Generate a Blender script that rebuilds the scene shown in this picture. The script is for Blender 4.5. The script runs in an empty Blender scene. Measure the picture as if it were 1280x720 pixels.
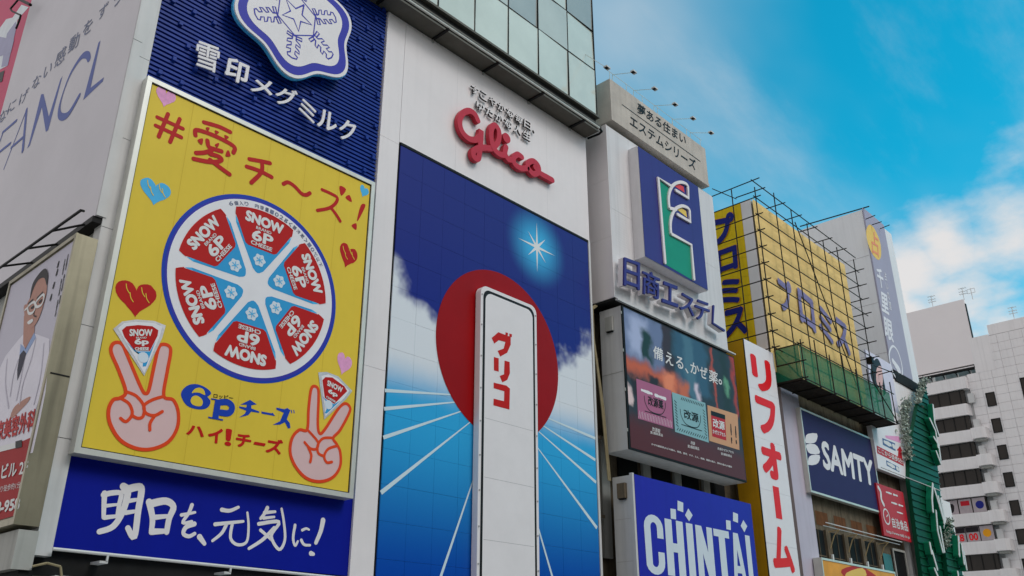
import bpy, bmesh, math, random
from mathutils import Vector, Matrix
from mathutils.geometry import tessellate_polygon
random.seed(7)
S = bpy.context.scene
COL = S.collection
R_ = math.radians

# ------------------------------------------------------------------ camera
CZ = 5.0                       # eye height over the promenade (standing on a bridge)
FPX, PITCH, HEAD = 1114.0, R_(23.5), R_(43.0)
cam_d = bpy.data.cameras.new('camera'); cam = bpy.data.objects.new('camera', cam_d); COL.objects.link(cam)
cam_d.sensor_width = 36.0; cam_d.lens = 36.0 * FPX / 1280.0
cam_d.clip_start = 0.1; cam_d.clip_end = 3000.0
cam.location = (0, 0, CZ); cam.rotation_euler = (R_(90) + PITCH, 0, HEAD - R_(90))
S.camera = cam

# ------------------------------------------------------------------ world and sun
SUN_EL, SUN_AZ = R_(44), R_(-78)      # azimuth measured from +X towards +Y
world = bpy.data.worlds.new('World'); S.world = world; world.use_nodes = True
wn = world.node_tree.nodes; wl = world.node_tree.links
wn.clear()
def WN(t, **kw):
    n = wn.new(t)
    for k, v in kw.items(): setattr(n, k, v)
    return n
w_out = WN('ShaderNodeOutputWorld'); w_bg = WN('ShaderNodeBackground'); w_bg.inputs['Strength'].default_value = 0.1
w_sky = WN('ShaderNodeTexSky', sky_type='NISHITA'); w_sky.sun_disc = False
w_sky.sun_elevation = SUN_EL; w_sky.sun_rotation = R_(90) - SUN_AZ
w_sky.air_density = 1.0; w_sky.dust_density = 0.6; w_sky.ozone_density = 1.5
w_tint = WN('ShaderNodeMix', data_type='RGBA', blend_type='MULTIPLY'); w_tint.inputs[0].default_value = 1.0
w_tint.inputs[7].default_value = (0.05, 1.75, 1.72, 1)
wl.new(w_sky.outputs[0], w_tint.inputs[6])
w_tc = WN('ShaderNodeTexCoord')
def wmath(op, a, b=None, c=None):
    n = WN('ShaderNodeMath', operation=op)
    for i, v in enumerate((a, b, c)):
        if v is None: continue
        if isinstance(v, (int, float)): n.inputs[i].default_value = v
        else: wl.new(v, n.inputs[i])
    return n.outputs[0]
w_sep = WN('ShaderNodeSeparateXYZ'); wl.new(w_tc.outputs['Generated'], w_sep.inputs[0])
zz = wmath('ADD', wmath('MAXIMUM', w_sep.outputs[2], 0.0), 0.22)
w_cmb = WN('ShaderNodeCombineXYZ')
wl.new(wmath('DIVIDE', w_sep.outputs[0], zz), w_cmb.inputs[0]); wl.new(wmath('DIVIDE', w_sep.outputs[1], zz), w_cmb.inputs[1])
def wnoise(scale, detail, rough, off, stretch=(1, 1, 1)):
    m = WN('ShaderNodeMapping'); m.inputs['Location'].default_value = off; m.inputs['Scale'].default_value = stretch
    wl.new(w_cmb.outputs[0], m.inputs[0])
    n = WN('ShaderNodeTexNoise'); n.inputs['Scale'].default_value = scale; n.inputs['Detail'].default_value = detail
    n.inputs['Roughness'].default_value = rough; wl.new(m.outputs[0], n.inputs['Vector'])
    return n.outputs['Fac']
def wramp(x, a, b):
    n = WN('ShaderNodeMapRange', interpolation_type='SMOOTHSTEP'); wl.new(x, n.inputs[0])
    n.inputs[1].default_value = a; n.inputs[2].default_value = b
    return n.outputs[0]
def pix_dir(px, py):
    dx = (px - 640) / FPX; dy = (360 - py) / FPX
    fw = math.cos(PITCH) - dy * math.sin(PITCH); up = math.sin(PITCH) + dy * math.cos(PITCH)
    return Vector((fw * math.cos(HEAD) + dx * math.sin(HEAD), fw * math.sin(HEAD) - dx * math.cos(HEAD), up))
def wblob(px, py, rad):
    # a cloud bank standing in one direction of the sky
    d = pix_dir(px, py).normalized()
    n = WN('ShaderNodeVectorMath', operation='DISTANCE'); wl.new(w_tc.outputs['Generated'], n.inputs[0]); n.inputs[1].default_value = d
    m = WN('ShaderNodeMapRange'); wl.new(n.outputs[1], m.inputs[0])
    m.inputs[1].default_value = 0; m.inputs[2].default_value = rad; m.inputs[3].default_value = 1; m.inputs[4].default_value = 0
    return m.outputs[0]
puff = wnoise(3.2, 9, 0.55, (3.1, 1.7, 0))
wisp = wnoise(1.3, 4, 0.45, (0.4, 5.2, 0), (1.0, 1.7, 1))
wide = wnoise(0.9, 4, 0.5, (7.3, 2.2, 0))
low = wmath('SUBTRACT', 0.42, w_sep.outputs[2])                       # more cloud towards the horizon
banks = wblob(1130, 330, 0.10)
for b_ in ((1255, 400, 0.10), (1180, 300, 0.09), (1270, 290, 0.12), (1215, 390, 0.10), (1110, 390, 0.09)):
    banks = wmath('MAXIMUM', banks, wblob(*b_))
c1 = wramp(wmath('ADD', wmath('ADD', puff, wmath('MULTIPLY', banks, 0.42)), wmath('MULTIPLY', low, 0.25)), 0.54, 0.86)
veil = wblob(780, 10, 0.30)
c2 = wmath('MULTIPLY', wramp(wmath('ADD', wisp, wmath('MULTIPLY', veil, 0.42)), 0.42, 0.95), 0.62)
# the day is mostly overcast: a broken cloud deck with a large blue gap over the end of the canal
gap = WN('ShaderNodeVectorMath', operation='DISTANCE'); wl.new(w_tc.outputs['Generated'], gap.inputs[0]); gap.inputs[1].default_value = pix_dir(1080, 130).normalized()
c3 = wramp(wmath('ADD', gap.outputs[1], wmath('MULTIPLY', wmath('SUBTRACT', wide, 0.5), 0.7)), 0.56, 1.2)
c4 = wmath('MULTIPLY', wramp(wnoise(2.4, 9, 0.62, (2.7, 0.3, 0), (0.8, 2.2, 1)), 0.50, 0.90), 0.32)
cloud = wmath('MINIMUM', wmath('MAXIMUM', wmath('ADD', wmath('MAXIMUM', c1, c2), wmath('MULTIPLY', c4, 0.75)), c3), 1.0)
w_mix = WN('ShaderNodeMix', data_type='RGBA')
wl.new(cloud, w_mix.inputs[0]); wl.new(w_tint.outputs[2], w_mix.inputs[6]); w_mix.inputs[7].default_value = (6.6, 6.5, 6.5, 1)
wl.new(w_mix.outputs[2], w_bg.inputs['Color']); wl.new(w_bg.outputs[0], w_out.inputs['Surface'])

sun_d = bpy.data.lights.new('sun', 'SUN'); sun = bpy.data.objects.new('sun', sun_d); COL.objects.link(sun)
sun_d.energy = 1.1; sun_d.angle = R_(24); sun_d.color = (1.0, 0.955, 0.9)
sd = Vector((math.cos(SUN_EL) * math.cos(SUN_AZ), math.cos(SUN_EL) * math.sin(SUN_AZ), math.sin(SUN_EL)))
sun.rotation_euler = (-sd).to_track_quat('-Z', 'Y').to_euler()
sun.location = (0, -40, 60)
vs = S.view_settings
vs.view_transform = 'Standard'; vs.look = 'None'; vs.gamma = 1.0; vs.use_curve_mapping = False; vs.exposure = 0.22

# ------------------------------------------------------------------ helpers
def lin(c):
    c /= 255.0
    return c / 12.92 if c <= 0.04045 else ((c + 0.055) / 1.055) ** 2.4
def rgb(r, g, b, k=0.69):
    """surface colour behind a colour measured in the photograph (k = light on it)"""
    c = [lin(v) / k for v in (r, g, b)]; m = max(c)
    return tuple(v * min(1.0, 0.86 / m) for v in c)
def mk(name, col, rough=0.55, var=0.10, scale=1.2, streak=0.0, metal=0.0, bump=0.0, bscale=60.0, spec=0.12, fine=None):
    m = bpy.data.materials.new(name); m.use_nodes = True
    n = m.node_tree.nodes; l = m.node_tree.links
    p = n['Principled BSDF']
    p.inputs['Roughness'].default_value = rough; p.inputs['Metallic'].default_value = metal
    p.inputs['Specular IOR Level'].default_value = spec
    g = n.new('ShaderNodeNewGeometry')
    t = n.new('ShaderNodeTexNoise'); t.inputs['Scale'].default_value = scale; t.inputs['Detail'].default_value = 6; t.inputs['Roughness'].default_value = 0.65
    l.new(g.outputs['Position'], t.inputs['Vector'])
    mr = n.new('ShaderNodeMapRange'); l.new(t.outputs['Fac'], mr.inputs[0])
    mr.inputs[1].default_value = 0.3; mr.inputs[2].default_value = 0.7; mr.inputs[3].default_value = 1 - var; mr.inputs[4].default_value = 1 + var * 0.5
    fac = mr.outputs[0]
    if streak > 0:
        mp = n.new('ShaderNodeMapping'); mp.inputs['Scale'].default_value = (3.0, 3.0, 0.16); l.new(g.outputs['Position'], mp.inputs[0])
        s = n.new('ShaderNodeTexNoise'); s.inputs['Scale'].default_value = 1.6; s.inputs['Detail'].default_value = 7; l.new(mp.outputs[0], s.inputs['Vector'])
        m2 = n.new('ShaderNodeMapRange'); l.new(s.outputs['Fac'], m2.inputs[0])
        m2.inputs[1].default_value = 0.48; m2.inputs[2].default_value = 0.72; m2.inputs[3].default_value = 1; m2.inputs[4].default_value = 1 - streak
        mm = n.new('ShaderNodeMath'); mm.operation = 'MULTIPLY'; l.new(fac, mm.inputs[0]); l.new(m2.outputs[0], mm.inputs[1]); fac = mm.outputs[0]
    mx = n.new('ShaderNodeMix'); mx.data_type = 'RGBA'; mx.blend_type = 'MULTIPLY'; mx.inputs[0].default_value = 1
    mx.inputs[6].default_value = (*col, 1)
    l.new(fac, mx.inputs[7]); l.new(mx.outputs[2], p.inputs['Base Color'])
    if bump > 0:
        b = n.new('ShaderNodeTexNoise'); b.inputs['Scale'].default_value = bscale; b.inputs['Detail'].default_value = 4; l.new(g.outputs['Position'], b.inputs['Vector'])
        bp = n.new('ShaderNodeBump'); bp.inputs['Strength'].default_value = bump; bp.inputs['Distance'].default_value = 0.01
        l.new(b.outputs['Fac'], bp.inputs['Height']); l.new(bp.outputs[0], p.inputs['Normal'])
    return m
UP = Vector((0, 0, 1)); CAM = Vector((0, 0, CZ))
class Plane:
    def __init__(s, p, u):
        s.p = Vector(p); s.u = Vector(u).normalized(); s.n = s.u.cross(UP)
    def hit(s, px, py, w=0.0):
        d = pix_dir(px, py)
        q = s.p + s.n * w
        t = (q - CAM).dot(s.n) / d.dot(s.n)
        return CAM + d * t
    def uv(s, px, py, w=0.0):
        h = s.hit(px, py, w); return ((h - s.p).dot(s.u), h.z)
    def pt(s, u, v, w=0.0): return s.p + s.u * u + s.n * w + UP * v
def front(y): return Plane((0, y, 0), (1, 0, 0))       # faces the canal, u = world X
def side(x): return Plane((x, 0, 0), (0, -1, 0))       # faces left along the canal, u = -world Y

def spline(pts, n=6, closed=True):
    out = []; N = len(pts)
    rng = range(N) if closed else range(N - 1)
    for i in rng:
        if closed: a, b, c, d = pts[(i - 1) % N], pts[i], pts[(i + 1) % N], pts[(i + 2) % N]
        else: a, b, c, d = pts[max(i - 1, 0)], pts[i], pts[i + 1], pts[min(i + 2, N - 1)]
        for k in range(n):
            t = k / n
            out.append(tuple(0.5 * (2 * b[j] + (c[j] - a[j]) * t + (2 * a[j] - 5 * b[j] + 4 * c[j] - d[j]) * t * t + (3 * b[j] - a[j] - 3 * c[j] + d[j]) * t ** 3) for j in (0, 1)))
    if not closed: out.append(tuple(pts[-1]))
    return out

_tc = {}
def text_geo(s, bold, solid, space=1.0, line=1.0):
    key = (s, bold, solid, space, line)
    if key in _tc: return _tc[key]
    cu = bpy.data.curves.new('t', 'FONT'); cu.body = s; cu.size = 1.0; cu.resolution_u = 3
    cu.align_x = 'CENTER'; cu.space_character = space; cu.space_line = line
    cu.extrude = 0.5 if solid else 0.0
    o = bpy.data.objects.new('t', cu); COL.objects.link(o)
    bpy.context.view_layer.update()
    dg = bpy.context.evaluated_depsgraph_get()
    me = bpy.data.meshes.new_from_object(o.evaluated_get(dg))
    vs_ = [tuple(v.co) for v in me.vertices]; fs = [tuple(p.vertices) for p in me.polygons]
    bpy.data.meshes.remove(me); bpy.data.objects.remove(o); bpy.data.curves.remove(cu)
    xs = [v[0] for v in vs_]; ys = [v[1] for v in vs_]
    x0, x1, y0, y1 = min(xs), max(xs), min(ys), max(ys)
    out = []; of = []
    copies = [(0, 0)] if bold <= 0 else [(0, 0)] + [(math.cos(k * math.pi / 4), math.sin(k * math.pi / 4)) for k in range(8)]
    W, H = (x1 - x0) + 2 * bold, max(y1 - y0, 1e-6) + 2 * bold
    for i, (cx, cy) in enumerate(copies):
        b = len(out)
        out += [((v[0] - x0 + bold + cx * bold) / W, (v[1] - y0 + bold + cy * bold) / H, v[2] + 0.5, i) for v in vs_]
        of += [tuple(q + b for q in f) for f in fs]
    _tc[key] = (out, of); return _tc[key]

ORG = {}
class MB:
    def __init__(s): s.v = []; s.f = []
    def add(s, vs_, fs):
        b = len(s.v); s.v += [Vector(v) for v in vs_]; s.f += [tuple(i + b for i in f) for f in fs]; return s
    def box(s, lo, hi):
        x0, y0, z0 = lo; x1, y1, z1 = hi
        return s.add([(x0, y0, z0), (x1, y0, z0), (x1, y1, z0), (x0, y1, z0), (x0, y0, z1), (x1, y0, z1), (x1, y1, z1), (x0, y1, z1)],
                     [(3, 2, 1, 0), (4, 5, 6, 7), (0, 1, 5, 4), (1, 2, 6, 5), (2, 3, 7, 6), (3, 0, 4, 7)])
    def pbox(s, P, u0, u1, v0, v1, w0, w1):
        c = [P.pt(u, v, w) for w in (w0, w1) for (u, v) in ((u0, v0), (u1, v0), (u1, v1), (u0, v1))]
        return s.add(c, [(3, 2, 1, 0), (4, 5, 6, 7), (0, 1, 5, 4), (1, 2, 6, 5), (2, 3, 7, 6), (3, 0, 4, 7)])
    def frame(s, P, u0, u1, v0, v1, t, w0, w1):
        s.pbox(P, u0, u1, v0, v0 + t, w0, w1); s.pbox(P, u0, u1, v1 - t, v1, w0, w1)
        s.pbox(P, u0, u0 + t, v0 + t, v1 - t, w0, w1 - 0.002); s.pbox(P, u1 - t, u1, v0 + t, v1 - t, w0, w1 - 0.002); return s
    def rect(s, P, u0, u1, v0, v1, w):
        return s.add([P.pt(u0, v0, w), P.pt(u1, v0, w), P.pt(u1, v1, w), P.pt(u0, v1, w)], [(0, 1, 2, 3)])
    def poly(s, P, pts, w):
        tr = tessellate_polygon([[Vector((a, b, 0)) for a, b in pts]])
        return s.add([P.pt(a, b, w) for a, b in pts], tr)
    def prism(s, P, pts, w0, w1):
        n = len(pts); tr = tessellate_polygon([[Vector((a, b, 0)) for a, b in pts]])
        vs_ = [P.pt(a, b, w1) for a, b in pts] + [P.pt(a, b, w0) for a, b in pts]
        fs = [tuple(t) for t in tr] + [tuple(i + n for i in reversed(t)) for t in tr] + [(i, i + n, (i + 1) % n + n, (i + 1) % n) for i in range(n)]
        return s.add(vs_, fs)
    def ppoly(s, P, pix, w, smooth=0):
        pts = [P.uv(*q) for q in pix]
        if smooth: pts = spline(pts, smooth)
        return s.poly(P, pts, w)
    def stroke(s, P, pts, width, w, w1=None, ramp=0.004, taper=None):
        """flat ribbon along pts with round ends; w1 makes it solid"""
        n = len(pts); L = []; Rr = []
        for i in range(n):
            a = pts[max(i - 1, 0)]; b = pts[min(i + 1, n - 1)]
            d = Vector((b[0] - a[0], b[1] - a[1])); d = d.normalized() if d.length > 1e-9 else Vector((1, 0))
            h = width * 0.5 * (taper[i] if taper else 1.0)
            L.append((pts[i][0] - d.y * h, pts[i][1] + d.x * h)); Rr.append((pts[i][0] + d.y * h, pts[i][1] - d.x * h))
        def ww(i): return ramp * i / max(n - 1, 1)
        top = w if w1 is None else w1
        V = [P.pt(*L[i], top + ww(i)) for i in range(n)] + [P.pt(*Rr[i], top + ww(i)) for i in range(n)]
        F = [(i, n + i, n + i + 1, i + 1) for i in range(n - 1)]
        if w1 is not None:
            V += [P.pt(*L[i], w) for i in range(n)] + [P.pt(*Rr[i], w) for i in range(n)]
            F += [(i + 1, 2 * n + i + 1, 2 * n + i, i) for i in range(n - 1)] + [(n + i, 3 * n + i, 3 * n + i + 1, n + i + 1) for i in range(n - 1)]
        s.add(V, F)
        for e, o in ((0, 1), (n - 1, n - 2)):
            c = pts[e]; d = Vector((c[0] - pts[o][0], c[1] - pts[o][1])); d = d.normalized() if d.length > 1e-9 else Vector((1, 0))
            h = width * 0.5 * (taper[e] if taper else 1.0); base = math.atan2(d.y, d.x)
            arc = [(c[0] + h * math.cos(base + t), c[1] + h * math.sin(base + t)) for t in [math.pi * (k / 8 - 0.5) for k in range(9)]]
            if w1 is None: s.poly(P, arc, w + ww(e))
            else: s.prism(P, arc, w, w1 + ww(e))
        return s
    def pstroke(s, P, pix, width, w, w1=None, smooth=6, closed=False, ramp=0.004, taper=None):
        pts = [P.uv(*q) for q in pix]
        if smooth: pts = spline(pts, smooth, closed)
        if closed: pts = pts + [pts[0]]
        return s.stroke(P, pts, width, w, w1, ramp, taper)
    def text(s, P, body, bl, br, tl, w, bold=0.0, w1=None, space=1.0, line=1.0, uv=False):
        """fit the text's box to the corners bl, br, tl (photograph pixels, or u,v if uv)"""
        if not uv: bl, br, tl = P.uv(*bl), P.uv(*br), P.uv(*tl)
        vs_, fs = text_geo(body, bold, w1 is not None, space, line)
        out = []
        for x, y, z, i in vs_:
            u = bl[0] + (br[0] - bl[0]) * x + (tl[0] - bl[0]) * y; v = bl[1] + (br[1] - bl[1]) * x + (tl[1] - bl[1]) * y
            out.append(P.pt(u, v, (w if w1 is None else w + (w1 - w) * z) + i * 0.0006))
        return s.add(out, fs)
    def dashes(s, P, a, b, n, h, w):
        """a line of print too small to read: short marks from a to b"""
        for k in range(n):
            if k % 5 == 4: continue
            t0, t1 = (k + .15) / n, (k + .82) / n
            s.stroke(P, [(a[0] + (b[0] - a[0]) * t, a[1] + (b[1] - a[1]) * t) for t in (t0, t1)], h * (.7 + .3 * ((k * 7) % 3) / 2), w)
        return s
    def tube(s, a, b, r, n=6):
        a = Vector(a); b = Vector(b); d = (b - a).normalized()
        x = d.orthogonal().normalized(); y = d.cross(x)
        V = [c + (x * math.cos(2 * math.pi * k / n) + y * math.sin(2 * math.pi * k / n)) * r for c in (a, b) for k in range(n)]
        return s.add(V, [(k, (k + 1) % n, (k + 1) % n + n, k + n) for k in range(n)] + [tuple(range(n - 1, -1, -1)), tuple(range(n, 2 * n))])
    def path(s, pts, r, n=6):
        for a, b in zip(pts[:-1], pts[1:]): s.tube(a, b, r, n)
        return s
    def build(s, name, mat, parent=None, smooth=False, label=None, kind=None):
        me = bpy.data.meshes.new(name)
        if parent is not None: org = ORG[parent.name]
        else:
            lo = Vector([min(v[i] for v in s.v) for i in range(3)]); hi = Vector([max(v[i] for v in s.v) for i in range(3)])
            org = Vector(((lo.x + hi.x) / 2, (lo.y + hi.y) / 2, lo.z))
        me.from_pydata([tuple(v - org) for v in s.v], [], s.f); me.materials.append(mat); me.update()
        if smooth:
            for p in me.polygons: p.use_smooth = True
        o = bpy.data.objects.new(name, me); COL.objects.link(o)
        if parent is not None: o.parent = parent
        else: o.location = org
        ORG[o.name] = org
        if label: o['label'] = label
        if kind: o['kind'] = kind
        return o
def tag(o, label, cat, group=None):
    o['label'] = label; o['category'] = cat
    if group: o['group'] = group
    return o
def thing(name, loc, label, cat, group=None):
    o = bpy.data.objects.new(name, None); o.empty_display_size = 0.3; o.location = loc; COL.objects.link(o); ORG[o.name] = Vector(loc)
    return tag(o, label, cat, group)
def inst(mesh_obj, name, parent, loc_world, rot=None):
    """another piece sharing a mesh; loc_world = offset from the first piece"""
    c = bpy.data.objects.new(name, mesh_obj.data); c.parent = parent; c.location = loc_world
    if rot: c.rotation_euler = rot
    COL.objects.link(c); return c
def circle(u, v, r, n=64): return [(u + r * math.cos(2 * math.pi * k / n), v + r * math.sin(2 * math.pi * k / n)) for k in range(n)]

# ------------------------------------------------------------------ materials
M = {}
M['clad'] = mk('white cladding', rgb(206, 200, 201), 0.38, 0.06, 0.35, streak=0.03)
M['clad_grey'] = mk('pale grey metal', rgb(178, 178, 178), 0.4, 0.07, 0.8, streak=0.14)
M['wallgrey'] = mk('grey painted wall', rgb(150, 150, 146), 0.6, 0.12, 0.9, streak=0.22)
M['fancl'] = mk('billboard sheet', rgb(180, 176, 181), 0.55, 0.06, 0.3, streak=0.0, bump=0.12, bscale=1.2)
M['frame'] = mk('aluminium frame', rgb(182, 182, 176), 0.35, 0.08, 1.5, streak=0.1, metal=0.25)
M['steel'] = mk('stainless side', rgb(136, 130, 112), 0.34, 0.16, 0.7, streak=0.3, metal=0.55)
M['black'] = mk('black steel', (0.012, 0.012, 0.013), 0.5, 0.2)
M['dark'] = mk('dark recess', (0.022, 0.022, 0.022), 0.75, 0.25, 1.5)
M['soffit'] = mk('soffit metal', (0.14, 0.13, 0.11), 0.45, 0.2, 0.8, streak=0.1)
M['ink'] = mk('slate blue ink', rgb(72, 84, 140), 0.5, 0.03)
M['inkgrey'] = mk('grey blue ink', rgb(100, 106, 130), 0.5, 0.03)
M['black_ink'] = mk('black ink', (0.015, 0.015, 0.017), 0.45, 0.03)
M['white_ink'] = mk('white print', (0.78, 0.78, 0.78), 0.45, 0.03)
M['louvre'] = mk('blue louvre', (0.012, 0.045, 0.30), 0.4, 0.22, 0.6, streak=0.15)
M['louvre_back'] = mk('blue backing', (0.004, 0.014, 0.10), 0.6, 0.2)
M['emblem_w'] = mk('emblem white', rgb(200, 196, 198), 0.4, 0.04)
M['emblem_b'] = mk('emblem blue', rgb(48, 50, 145), 0.4, 0.05)
M['yellow'] = mk('yellow sheet', rgb(208, 180, 60, 0.78), 0.42, 0.08, 0.25, streak=0.02, bump=0.06, bscale=1.5)
M['joint_y'] = mk('yellow overlap', rgb(190, 160, 48, 0.78), 0.5, 0.05)
M['red_ink'] = mk('red ink', rgb(160, 24, 24), 0.45, 0.05)
M['clinic_red'] = mk('clinic red film', rgb(140, 12, 18), 0.5, 0.05)
M['deep_red'] = mk('deep red ink', rgb(168, 24, 20), 0.45, 0.05)
M['pink_ink'] = mk('pink ink', rgb(214, 150, 190), 0.5, 0.15, 9)
M['sky_ink'] = mk('sky blue ink', rgb(70, 160, 205), 0.45, 0.08)
M['cheese_blue'] = mk('cyan ink', rgb(45, 135, 185), 0.45, 0.05)
M['royal'] = mk('royal blue ink', rgb(24, 56, 150), 0.4, 0.06)
M['banner'] = mk('blue banner', (0.0015, 0.009, 0.30), 0.6, 0.06, 0.5, streak=0.05)
M['skin_ink'] = mk('skin pink print', rgb(190, 160, 160), 0.5, 0.03)
M['orange_ink'] = mk('orange red outline', rgb(196, 62, 28), 0.45, 0.04)
M['silver'] = mk('silver foil', rgb(178, 176, 178), 0.3, 0.2, 14, metal=0.5)
M['glico_red'] = mk('red letter paint', rgb(166, 48, 62), 0.35, 0.06, 1.0)
M['letter_grey'] = mk('letter side grey', rgb(150, 148, 150), 0.4, 0.06)
M['letter_shade'] = mk('shade dark letter return', (0.10, 0.10, 0.10), 0.5, 0.1)  # dark tone puts the underside shade of the raised letters into colour
M['joint_w'] = mk('cladding joint', rgb(184, 180, 181), 0.6, 0.05)
M['star_w'] = mk('star white', (0.8, 0.82, 0.84), 0.4, 0.02)
M['disc_red'] = mk('disc red', rgb(132, 3, 8), 0.4, 0.1, 0.6)
M['cyanwhite'] = mk('track line', rgb(198, 216, 224), 0.4, 0.03)
M['tile_w'] = None
M['stone'] = mk('grey stone', rgb(168, 160, 152), 0.6, 0.16, 1.1, streak=0.12)
M['f_blue'] = mk('logo blue', rgb(52, 50, 112), 0.4, 0.08, 0.6, streak=0.1)
M['f_green'] = mk('logo green', rgb(30, 128, 104), 0.4, 0.06)
M['f_red'] = mk('logo red', rgb(196, 60, 66), 0.4, 0.05)
M['f_yel'] = mk('logo yellow', rgb(206, 176, 84), 0.4, 0.05)
M['concrete'] = mk('aged concrete', rgb(96, 86, 72), 0.85, 0.35, 1.6, streak=0.45, bump=0.3)
M['chintai'] = mk('violet blue panel', rgb(34, 34, 148), 0.4, 0.06, 0.5, streak=0.05)
M['chintai_w'] = mk('pale letter film', rgb(206, 216, 226), 0.4, 0.03)
M['reform_red'] = mk('bright red film', rgb(200, 20, 28), 0.4, 0.05)
M['reform_y'] = mk('amber side', rgb(176, 128, 22), 0.4, 0.1, 0.8, streak=0.15)
M['promise_y'] = mk('yellow panel', (0.86, 0.58, 0.012), 0.4, 0.08, 0.7, streak=0.1)
M['promise_n'] = mk('navy letter', rgb(28, 34, 110), 0.4, 0.06)
M['promise_o'] = mk('orange letter edge', rgb(206, 140, 30), 0.4, 0.05)
M['tarp_letter'] = mk('letters under tarp', rgb(118, 114, 154), 0.6, 0.08)
M['pole'] = mk('scaffold tube', (0.03, 0.026, 0.024), 0.5, 0.3, 3)
M['plank'] = mk('scaffold plank', (0.035, 0.028, 0.022), 0.8, 0.4, 3)
M['lilac'] = mk('lilac white wall', rgb(168, 162, 176), 0.5, 0.05, 0.5, streak=0.08)
M['samty'] = mk('dark indigo sheet', rgb(42, 38, 80), 0.6, 0.08, 0.5)
M['rust'] = mk('rust stained plaster', rgb(94, 62, 40), 0.9, 0.3, 2, streak=0.3)
M['glass_dark'] = mk('dark window glass', (0.016, 0.017, 0.018), 0.55, 0.3, 0.6, spec=0.03)
M['brown_glass'] = mk('brown window glass', (0.03, 0.024, 0.02), 0.15, 0.3, 0.5, spec=0.25)
M['cream_paint'] = mk('cream bracket paint', rgb(160, 140, 104), 0.6, 0.15, 2)
M['white_paint'] = mk('white paint', (0.72, 0.72, 0.72), 0.45, 0.06)
M['orange_panel'] = mk('orange panel', rgb(206, 140, 40), 0.4, 0.2, 0.8)
M['sign_white'] = mk('white sign film', rgb(202, 200, 204), 0.4, 0.04)
M['sign_red'] = mk('red sign film', rgb(164, 30, 42), 0.42, 0.06)
M['sign_slate'] = mk('slate sign film', rgb(62, 84, 128), 0.42, 0.06)
M['fort_wall'] = mk('pale composite wall', rgb(196, 197, 200), 0.5, 0.05, 0.3, streak=0.06)
M['fort_sign'] = mk('haze pale grey violet sheet', rgb(142, 140, 158), 0.55, 0.06, 0.4)  # washed-out hazy look of the tower sign is put into its colours
M['fort_text'] = mk('haze pale white lettering', rgb(206, 206, 212), 0.5, 0.03)
M['fort_yel'] = mk('pale yellow disc', rgb(222, 186, 96), 0.5, 0.04)
M['fort_red'] = mk('haze pale red glyph', rgb(206, 130, 96), 0.5, 0.04)
M['green_grid'] = mk('dark green sheet', rgb(4, 66, 46), 0.45, 0.2, 0.7)
M['green_side'] = mk('green letter side', rgb(16, 104, 76), 0.4, 0.08)
M['far_white'] = mk('white tile panel', rgb(208, 204, 205), 0.5, 0.05, 0.5, streak=0.08)
M['far_joint'] = mk('tile joint', rgb(160, 158, 158), 0.8, 0.1)
M['far_bill'] = mk('blank board sheet', rgb(206, 200, 201), 0.6, 0.03, 0.2)
M['skin'] = mk('printed skin', rgb(158, 116, 104), 0.5, 0.08, 5)
M['coat'] = mk('printed coat', rgb(196, 192, 202), 0.5, 0.05, 2)
M['shirt'] = mk('printed shirt', rgb(128, 146, 182), 0.5, 0.06)
M['hair'] = mk('printed hair', rgb(36, 32, 36), 0.5, 0.1)
M['tie'] = mk('printed tie', rgb(40, 38, 56), 0.5, 0.3, 12)
M['pinkboard'] = mk('magenta sheet', rgb(170, 44, 84), 0.45, 0.05)
M['bottle'] = mk('printed bottle', rgb(186, 190, 196), 0.4, 0.12, 2)
M['bottle_s'] = mk('printed bottle shade', rgb(132, 130, 158), 0.4, 0.1, 2)
M['ground'] = mk('stone paving', (0.32, 0.31, 0.29), 0.8, 0.2, 0.8, bump=0.3)
M['cable'] = mk('beige cable', rgb(132, 122, 96), 0.6, 0.2, 4)

def glass_mat(name, col, rough=0.06, metal=0.0, coat=0.15):
    m = mk(name, col, rough, 0.16, 0.22, spec=0.5, metal=metal)
    m.node_tree.nodes['Principled BSDF'].inputs['Coat Weight'].default_value = coat
    m.node_tree.nodes['Principled BSDF'].inputs['Coat Roughness'].default_value = 0.02
    return m
M['curtain_glass'] = [glass_mat('pale green glass %s' % k, c) for k, c in (('a', (0.66, 0.72, 0.66)), ('b', (0.40, 0.43, 0.42)), ('c', (0.54, 0.59, 0.56)))]

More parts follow.
